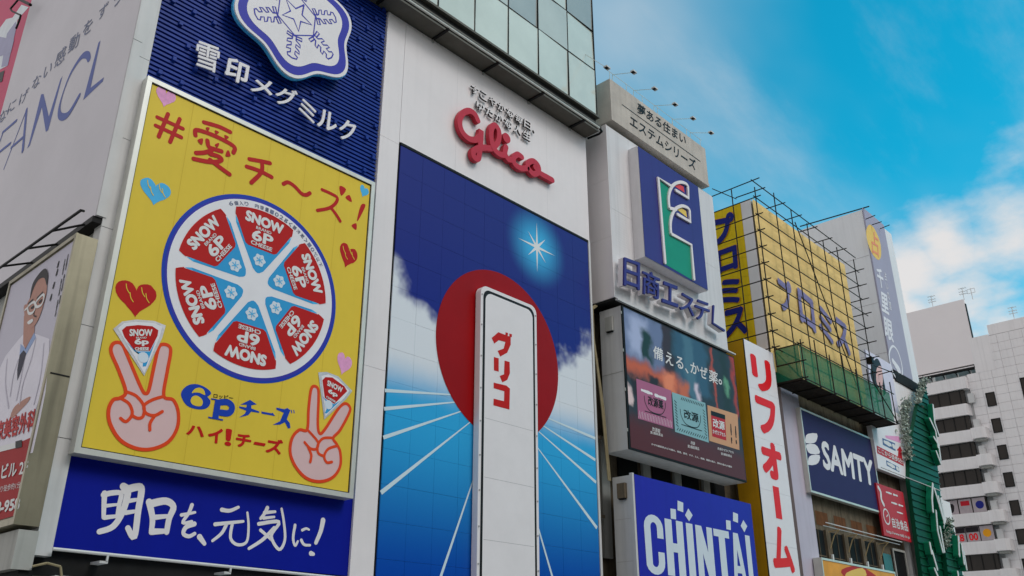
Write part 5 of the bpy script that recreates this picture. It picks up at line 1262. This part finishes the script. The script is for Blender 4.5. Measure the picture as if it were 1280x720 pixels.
MB().text(P14, 'ここから徒歩5分', sI(142, 248), sI(260, 306), sI(140, 222), 0.012, 0.02).dashes(P14, P14.uv(*sI(170, 198)), P14.uv(*sI(220, 222)), 6, .3, .012).dashes(P14, P14.uv(*sI(186, 300)), P14.uv(*sI(238, 328)), 6, .25, .012).build('lettering', M['white_ink'], aS)
MB().ppoly(P14, [sI(*p) for p in ((175, 168), (240, 172), (252, 205), (180, 180))], 0.006).build('pink_frame', M['pink_ink'], aS)
rs = thing('red_sign', (54, 19.6, CZ + 7), 'red sign with white lettering and a round mark beside the indigo sign', 'sign')
P15 = front(19.62)
q = [sI(*p) for p in ((145, 402), (262, 432), (298, 672), (160, 640))]
cuv = [P15.uv(*p) for p in q]
xu0, xu1, xv0, xv1 = (cuv[0][0] + cuv[3][0]) / 2, (cuv[1][0] + cuv[2][0]) / 2, (cuv[2][1] + cuv[3][1]) / 2, (cuv[0][1] + cuv[1][1]) / 2
MB().pbox(P15, xu0, xu1, xv0, xv1, -0.12, 0.0).build('panel', M['sign_red'], rs)
def XB(x, y): return (xu0 + (xu1 - xu0) * x, xv1 + (xv0 - xv1) * y)
t = MB()
c_ = XB(.19, .62); t.stroke(P15, circle(c_[0], c_[1], .42, 20) + [circle(c_[0], c_[1], .42, 20)[0]], .09, .008)
t.text(P15, '自治食品', XB(.36, .80), XB(.94, .80), XB(.36, .60), .008, .02, uv=True); t.text(P15, 'http://www.taiji.co.jp', XB(.10, .95), XB(.95, .95), XB(.10, .88), .008, 0.01, uv=True)
t.dashes(P15, XB(.32, .12), XB(.75, .12), 8, .12, .008); t.dashes(P15, XB(.46, .30), XB(.9, .30), 8, .12, .008); t.dashes(P15, XB(.62, .46), XB(.9, .46), 5, .10, .008)
t.stroke(P15, spline([XB(.06, .08), XB(.12, .16), XB(.10, .3), XB(.16, .4)], 4, False), .22, .009); t.stroke(P15, [c_, (c_[0] + .2, c_[1] + .12)], .07, .010)
t.build('lettering', M['white_ink'], rs)

# ================================================================== 7 fortune tower with haze-pale sign
fo = thing('fortune_tower', (62, 24, 0), 'tall pale tower with a violet grey vertical sign in haze-pale colours', 'building')
P16 = side(58.3); P17 = front(20.05)
tv1 = P17.uv(1078, 262)[1]
MB().box((58.3, 20.08, 0), (63.6, 30, tv1)).build('body', M['fort_wall'], fo)
for k in range(1, 7): MB().box((58.285, 20.1, tv1 - k * 3.6), (58.297, 29.9, tv1 - k * 3.6 + .02)).build('panel_joint', M['far_joint'], fo)
for k in range(6): MB().pbox(P17, 58.3, 63.55, CZ + 6 + k * 2.0, CZ + 7.98 + k * 2.0, -0.03, 0.03).build('front_panel', M['far_white'], fo)
MB().box((58.6, 19.93, CZ + 17.9), (63.2, 20.02, CZ + 18.6)).build('dark_slot', M['dark'], fo)
fsn = thing('haze_pale_sign', (61, 20, CZ + 18.7), 'violet grey vertical sign in haze-pale colours with a yellow disc on the tower', 'sign')
P18 = front(19.95)
eu0 = 58.25; eu1 = P18.uv(1112, 320)[0]
MB().pbox(P18, eu0, eu1, CZ + 18.65, tv1 + .1, -0.09, 0.0).build('sheet', M['fort_sign'], fsn)
sJ = lambda x, y: (1070 + x / 3.273, 260 + y / 3.273)
def ell(pts): return [P18.uv(*sJ(*p)) for p in pts]
MB().poly(P18, spline(ell([(42, 90), (55, 68), (75, 85), (98, 140), (102, 195), (90, 212), (65, 185), (46, 135)]), 5), 0.008).build('yellow_disc', M['fort_yel'], fsn)
MB().text(P18, '占', sJ(66, 185), sJ(96, 205), sJ(60, 88), 0.014, 0.01).build('glyph', M['fort_red'], fsn)
t = MB()
t.text(P18, '千', sJ(92, 320), sJ(118, 335), sJ(80, 238), .008, .03); t.text(P18, '里', sJ(105, 420), sJ(136, 440), sJ(98, 338), .008, .03); t.text(P18, '眼', sJ(120, 530), sJ(155, 555), sJ(112, 440), .008, .03)
t.text(P18, '占\nい\nの\n館', sJ(136, 415), sJ(146, 420), sJ(112, 258), .008, .01)
t.build('lettering', M['fort_text'], fsn)
cc = spline(ell([(135, 600), (150, 565), (172, 590), (188, 650), (185, 700), (168, 700), (148, 665)]), 5)
MB().stroke(P18, cc + [cc[0]], 0.16, 0.008).dashes(P18, P18.uv(*sJ(150, 625)), P18.uv(*sJ(176, 665)), 3, .6, .012).build('round_mark', M['fort_text'], fsn)
ra_ = thing('roof_rods', (60, 22, tv1), 'thin dark rods on the roof edge of the haze-pale sign tower', 'rods')
for (a, b) in (((1000, 283), (1083, 259)),): MB().tube(P16.hit(*a), P16.hit(*b) + Vector((0, -.2, 0)), 0.05, 5).build('rod', M['pole'], ra_)
for q0, q1 in (((1082, 274), (1094, 269)), ((1100, 286), (1112, 281)), ((1090, 281), (1102, 277))): MB().tube(front(19.9).hit(*q0), front(19.2).hit(*q1), 0.035, 5).build('rod', M['pole'], ra_)
wp = thing('portrait_poster', (56.5, 19.9, CZ + 15.4), 'pale poster with a dark haired woman behind the scaffold', 'poster')
P19 = front(19.85)
MB().pbox(P19, P19.uv(1085, 440)[0] - .4, P19.uv(1113, 455)[0], CZ + 15.3, P19.uv(1086, 441)[1] + .1, -0.1, 0.0).build('sheet', mk('poster paper', rgb(186, 184, 200), .5, .05), wp)
MB().ppoly(P19, [(1090, 455), (1096, 448), (1101, 456), (1104, 472), (1107, 492), (1098, 494), (1092, 480), (1088, 468)], 0.006, 4).build('hair_print', M['hair'], wp)
MB().ppoly(P19, [(1096, 460), (1101, 458), (1103, 468), (1103, 480), (1098, 484), (1095, 474)], 0.010, 4).build('face_print', mk('poster skin', rgb(196, 160, 158), .5, .05), wp)
MB().ppoly(P19, [(1097, 484), (1103, 480), (1104, 494), (1098, 496)], 0.012).build('neck_print', mk('poster neck', rgb(186, 150, 150), .5, .05), wp)

# ================================================================== 8 green louvred signs with silver trim
def green_sign(name, label, outline, letters, y_, dz):
    P = front(y_)
    g = thing(name, tuple(P.hit(*outline[0])), label, 'sign', 'green lattice signs')
    pts = [P.uv(*p) for p in outline]
    ORG[g.name] = Vector(g.location)
    MB().prism(P, pts, -0.25, 0.0).build('sheet', M['green_grid'], g)
    us = [p[0] for p in pts]; vs2 = [p[1] for p in pts]
    m_ = MB(); v = min(vs2)
    def span(v):
        xs = []
        for (x0, z0), (x1, z1) in zip(pts, pts[1:] + pts[:1]):
            if (z0 - v) * (z1 - v) < 0: xs.append(x0 + (x1 - x0) * (v - z0) / (z1 - z0))
        return sorted(xs)
    while v < max(vs2):
        s_ = span(v)
        if len(s_) >= 2: m_.pbox(P, s_[0], s_[-1], v, v + .05, 0.002, 0.07)
        v += dz
    u = min(us)
    while u < max(us):
        u += 0.9
    m_.build('lattice_bars', M['green_grid'], g, kind='stuff')
    for i, L in enumerate(letters):
        o = MB().pstroke(P, L, 0.24, 0.05, w1=0.36, smooth=0, ramp=.01).build('letter', M['green_side'], g)
        MB().pstroke(P, L, 0.19, 0.375, w1=0.40, smooth=0, ramp=.01).build('letter_face', M['white_paint'], o)
    return g
green_sign('lattice_sign', 'tall dark green lattice sign with raised white letters', [(1153, 478), (1157, 480), (1168, 545), (1178, 640), (1186, 725), (1154, 725), (1145, 660), (1137, 600), (1137, 565), (1146, 515)],
           [[(1159, 508), (1161, 530), (1166, 545)], [(1155, 525), (1162, 540), (1165, 560)], [(1160, 548), (1166, 558), (1168, 575)], [(1163, 566), (1168, 580)], [(1158, 606), (1157, 625), (1158, 640)], [(1160, 612), (1166, 632), (1171, 650)], [(1165, 622), (1171, 648)], [(1168, 625), (1172, 645), (1172, 655)],
            [(1162, 640), (1164, 665), (1170, 690)], [(1154, 680), (1156, 692)], [(1157, 690), (1163, 712)], [(1160, 712), (1164, 722)], [(1167, 660), (1172, 690)]], 19.3, 0.42)
green_sign('lattice_sign', 'small dark green lattice sign low in front of the balcony building', [(1186, 655), (1191, 658), (1200, 690), (1204, 725), (1186, 725), (1182, 690)],
           [[(1190, 672), (1191, 695)], [(1194, 682), (1197, 705)], [(1197, 692), (1200, 712)], [(1189, 716), (1190, 724)]], 19.0, 0.42)
def trim(label, path, n_, spread, y_):
    P = front(y_); pts = spline(path, 8, False); m_ = MB()
    for k in range(n_):
        q = random.choice(pts); h = P.hit(q[0] + random.gauss(0, spread), q[1] + random.gauss(0, spread * 1.4)) + Vector((0, random.uniform(-.25, .1), 0))
        s_ = random.uniform(.04, .12)
        d = Vector((random.uniform(-1, 1), random.uniform(-1, 1), random.uniform(-1, 1))).normalized()
        x = d.orthogonal().normalized() * s_; y = d.cross(x).normalized() * s_ * .6
        m_.add([h - x - y, h + x - y, h + x + y, h - x + y, h + d * s_ * .8], [(0, 1, 2, 3), (0, 1, 4), (1, 2, 4), (2, 3, 4), (3, 0, 4)])
    o = m_.build('tinsel_ornament', M['tinsel']); o['kind'] = 'stuff'
    tag(o, label, 'ornament', 'silver ornaments beside the green signs')
M['tinsel'] = mk('silver tinsel', rgb(140, 150, 140), 0.5, 0.6, 5, metal=0.3)
trim('silver tinsel ornament standing left of the tall green lattice sign', [(1132, 502), (1129, 520), (1131, 545), (1134, 570)], 520, 2.4, 19.4)
trim('silver tinsel ornament on the tip of the tall green lattice sign', [(1154, 475), (1149, 490), (1146, 502)], 260, 1.8, 19.35)
trim('silver tinsel ornament on the tip of the small green lattice sign', [(1187, 650), (1183, 668), (1181, 684)], 200, 1.4, 19.1)
# plain building carrying the green signs
gb = thing('grey_block', (66, 25, 0), 'low pale block behind the green lattice signs', 'building')
MB().box((63.7, 20.5, 0), (66.5, 26, CZ + 11)).build('body', M['far_white'], gb)
for k in range(5): MB().box((63.69, 20.45, CZ + 1 + k * 2.2), (66.52, 20.49, CZ + 1.04 + k * 2.2)).build('joint', M['far_joint'], gb)

# ================================================================== 9 balcony building far right
fbld = thing('balcony_building', (110, 28, 0), 'white tiled building with stacked balconies at the far right', 'building')
FX = 105.0
Pz2 = side(FX)
def U(px, py): return Pz2.uv(px, py)
uL, uM, uR = -36.0, -27.9, -19.0
zMain = CZ + 31.0
MB().box((FX + .12, 19.0, 0), (FX + 20, 36.0, zMain)).build('body', M['far_joint'], fbld)
MB().box((FX + .12, 19.0, zMain), (FX + 18, 26.9, CZ + 35.0)).build('tower_body', M['far_joint'], fbld)
MB().box((FX - .02, 24.9, zMain), (FX + .115, 26.95, CZ + 35.1)).build('tower_side', M['far_white'], fbld)
MB().box((FX + .10, 19.0, CZ + 35.005), (FX + 18, 24.85, CZ + 36.2)).build('tower_top', M['far_white'], fbld)
# tile panels as pieces
pw, ph_ = 1.28, 0.96
fp = None
wins = []
zt0 = CZ + 28.5
for k in range(8): wins.append((-26.42, -25.62, zt0 - k * 2.93 - 1.42, zt0 - k * 2.93))
for k in range(8): wins.append((-22.75, -20.6, zt0 + 0.95 - k * 2.93 - 2.2, zt0 + 0.95 - k * 2.93))
for i in range(7):
    for j in range(28):
        u0_ = -27.95 + i * pw; z0_ = CZ + 34.9 - (j + 1) * ph_
        if u0_ > -19: continue
        if i < 3 and z0_ > zMain - .2 and i < 2: continue
        uc, zc_ = u0_ + pw / 2, z0_ + ph_ / 2
        if any(a - .5 < uc < b + .5 and c - .3 < zc_ < d + .3 for a, b, c, d in wins[8:]) and False: continue
        if fp is None:
            fp = MB().pbox(Pz2, u0_ + .012, u0_ + pw - .012, z0_ + .012, z0_ + ph_ - .012, -0.11, 0.0).build('tile_panel', M['far_white'], fbld); fu, fz = u0_, z0_
        else: inst(fp, 'tile_panel', fbld, (0, -(u0_ - fu), z0_ - fz))
for a, b, c, d in wins:
    w_ = MB().pbox(Pz2, a, b, c, d, 0.004, 0.03).build('window', M['brown_glass'], fbld)
    MB().frame(Pz2, a - .06, b + .06, c - .06, d + .06, 0.07, 0.002, 0.10).build('window_frame', M['dark'], w_)
# balcony storeys
zr = CZ + 29.3; uA, uB = -34.5, -28.4
MB().box((FX - .9, 27.95, zr + 0.02), (FX + .1, 36.5, zr + 1.35)).build('parapet', M['far_white'], fbld)
for k in range(8):
    zt = zr - k * 2.94
    bm = MB()
    wn_ = MB().box((FX - .55, 28.55, zt - 1.65), (FX + .1, 36.4, zt)).build('window_band', M['brown_glass'], fbld)
    for j in range(6): MB().box((FX - .62, 28.9 + j * 1.15, zt - 1.65), (FX - .555, 28.98 + j * 1.15, zt)).build('mullion', M['dark'], wn_)
    # faceted bay parapet
    if k < 7:
        zp1, zp0 = zt - 1.66, zt - 2.93
        pl_ = [(FX + .1, 28.2), (FX - .85, 28.45), (FX - 1.15, 31.8), (FX - .95, 36.5), (FX + .1, 36.5)]
        n_ = len(pl_)
        MB().add([(x, y, zp0) for x, y in pl_] + [(x, y, zp1) for x, y in pl_], [tuple(range(n_)), tuple(range(2 * n_ - 1, n_ - 1, -1))] + [(i, (i + 1) % n_, (i + 1) % n_ + n_, i + n_) for i in range(n_)]).build('balcony_parapet', M['far_white'], fbld)
        if k >= 1:
            cyl = [(FX + .1, 28.3)] + [(FX - 1.35 + (.5 if a in (0,) else 0) * 0 + .55 * (1 - math.sin(R_(a))), 28.2 - 1.35 * math.sin(R_(a)) * 0 - 0.7 + .8 * math.cos(R_(a))) for a in range(20, 181, 20)] + [(FX + .1, 26.75)]
            cyl = [(FX + .1, 28.4), (FX - 1.25, 28.4), (FX - 1.4, 27.9), (FX - 1.35, 27.3), (FX - 1.1, 26.95), (FX + .1, 26.85)]
            n_ = len(cyl)
            b2 = MB().add([(x, y, zp0 + .12) for x, y in cyl] + [(x, y, zp1 + .02) for x, y in cyl], [tuple(range(n_)), tuple(range(2 * n_ - 1, n_ - 1, -1))] + [(i, (i + 1) % n_, (i + 1) % n_ + n_, i + n_) for i in range(n_)]).build('round_balcony', M['far_white'], fbld)
            MB().box((FX - 1.0, 27.2, zp0 - .12), (FX + .1, 28.2, zp0 + .115)).build('corbel', M['wallgrey'], b2)
        MB().box((FX - .5, 27.6, zt - 1.6), (FX - .1, 28.2, zt - .55)).build('air_unit', M['clad_grey'], fbld)
# window posters
M['poster_shade'] = mk('glass shaded poster', rgb(150, 140, 144), .5, .15, 3)  # grey puts the shade behind the window glass into the paper colour
Pw = side(FX - .57)
wps = thing('window_posters', (FX - .6, 31, CZ + 16), 'row of three posters in a window band of the balcony building', 'posters')
zt = zr - 4 * 2.94
for j, (m_, ) in enumerate(((M['sign_white'],), (M['sign_white'],), (M['sign_white'],))):
    o = MB().pbox(Pw, -32.7 + j * 1.4, -31.42 + j * 1.4, zt - 1.6, zt - .1, .06, .09).build('poster', M['poster_shade'], wps)
    if j == 0: MB().ppoly(Pw, [(1184, 640), (1187, 632), (1190, 630), (1193, 633), (1192, 641)], .095, 3).build('figure_print', M['hair'], o)
    if j == 1: MB().rect(Pw, -31.1, -30.2, zt - .8, zt - .3, .095).build('red_print', M['sign_red'], o)
    if j == 2: MB().poly(Pw, circle(-29.2, zt - .85, .42, 16), .095).build('round_print', M['promise_n'], o)
wp2 = thing('window_posters', (FX - .6, 31, CZ + 13), 'row of posters with large red numerals in a lower window band', 'posters')
zt = zr - 5 * 2.94
for j, s_ in enumerate(('28', '00', '')):
    o = MB().pbox(Pw, -32.5 + j * 1.4, -31.2 + j * 1.4, zt - 1.6, zt - .1, .06, .09).build('poster', M['poster_shade'], wp2)
    if s_:
        MB().text(Pw, s_, (-32.3 + j * 1.4, zt - 1.5), (-31.4 + j * 1.4, zt - 1.5), (-32.3 + j * 1.4, zt - .75), .095, .03, uv=True).build('numerals', M['reform_red'], o)
        MB().rect(Pw, -32.48 + j * 1.4, -31.22 + j * 1.4, zt - .65, zt - .12, .095).build('dark_strip', M['hair'], o)
    else: MB().poly(Pw, circle(-29.05, zt - .85, .42, 16), .095).build('round_print', M['promise_o'], o)
# plant deck opening under the roof billboard
pd = thing('plant_deck', (FX + 3, 31, CZ + 30.8), 'dark plant deck with pipes and trusses under the blank roof billboard', 'deck')
MB().box((FX + 3.0, 27.0, CZ + 30.9), (FX + 3.2, 37, CZ + 34.2)).build('back_wall', M['wallgrey'], pd)
MB().box((FX + .2, 26.95, CZ + 31.02), (FX + 3.0, 27.05, CZ + 33.0)).build('side_wall', M['wallgrey'], pd)
for k in range(6):
    y = 27.6 + k * 1.4; MB().tube((FX + .6, y, CZ + 31), (FX + 1.0, y + .9, CZ + 33.4), .07, 5).build('truss', M['pole'], pd)
    MB().tube((FX + .6, y, CZ + 31), (FX + .6, y, CZ + 33.4), .06, 5).build('truss', M['clad_grey'], pd)
MB().tube((FX + .4, 26.9, CZ + 32.3), (FX + .4, 36, CZ + 32.3), .08, 6).build('duct', M['clad'], pd)
MB().box((FX + 1.2, 32, CZ + 31), (FX + 2.2, 33.4, CZ + 32.4)).build('air_unit', M['clad_grey'], pd)
MB().box((FX + 1.5, 34.2, CZ + 31), (FX + 2.4, 36.0, CZ + 33)).build('tank', M['dark'], pd)
rbd = thing('blank_billboard', (FX, 31, CZ + 32.4), 'large blank grey billboard on the roof of the balcony building', 'billboard')
pb = [Pz2.uv(*q) for q in ((1122, 392), (1202, 377), (1222, 455))]
MB().pbox(Pz2, pb[0][0] - 3.0, pb[2][0], pb[2][1] + .1, (pb[0][1] + pb[1][1]) / 2, -0.5, 0.0).build('sheet', M['far_bill'], rbd)
MB().pbox(Pz2, pb[2][0] + .01, pb[2][0] + .09, pb[2][1], pb[1][1] - .3, -0.4, -0.05).build('edge_cable', M['pole'], rbd)
MB().pbox(Pz2, pb[0][0] - 3.0, pb[2][0], pb[2][1] - .35, pb[2][1] + .06, -0.6, -0.2).build('bottom_beam', M['dark'], rbd)
MB().tube((FX - .2, 27, pb[2][1] - .2), (FX - .2, 36, pb[2][1] - .2), .06, 6).build('light_rail', M['clad'], rbd)
zbt = (pb[0][1] + pb[1][1]) / 2
for i, (q, lab) in enumerate((((1163, 372), 'small aerial mast on the middle of the blank roof billboard'), ((1203, 368), 'cluster of aerials at the right corner of the blank roof billboard'), ((1122, 384), 'low aerial at the left end of the blank roof billboard'), ((1268, 402), 'small aerial on the flat top of the white tower block'))):
    h = Pz2.hit(*q); zb_ = zbt if i < 3 else CZ + 36.2
    an = thing('roof_aerial', (FX + .3, h.y, zb_), lab, 'aerial', 'roof aerials')
    MB().tube((FX + .3, h.y, zb_), (FX + .3, h.y, zb_ + 1.5), .04, 5).build('mast', M['clad_grey'], an)
    for dz in (1.4, 1.0, .7):
        MB().tube((FX + .3, h.y - .45, zb_ + dz), (FX + .3, h.y + .4, zb_ + dz + .06), .03, 4).build('antenna', M['clad_grey'], an)
        for k in range(4): MB().tube((FX + .05, h.y - .4 + k * .25, zb_ + dz + .02), (FX + .55, h.y - .4 + k * .25, zb_ + dz + .02), .02, 4).build('element', M['clad_grey'], an)
    if i == 1:
        MB().tube((FX + .3, h.y - .9, zb_ - .2), (FX + .3, h.y - .9, zb_ + 1.2), .04, 5).build('mast', M['clad_grey'], an)
        MB().path([(FX + .3, h.y - 1.3, zb_ + .6), (FX + .3, h.y - .5, zb_ + .6), (FX + .3, h.y - .5, zb_ + 1.1), (FX + .3, h.y - 1.3, zb_ + 1.1), (FX + .3, h.y - 1.3, zb_ + .6)], .03, 4).build('antenna', M['clad_grey'], an)
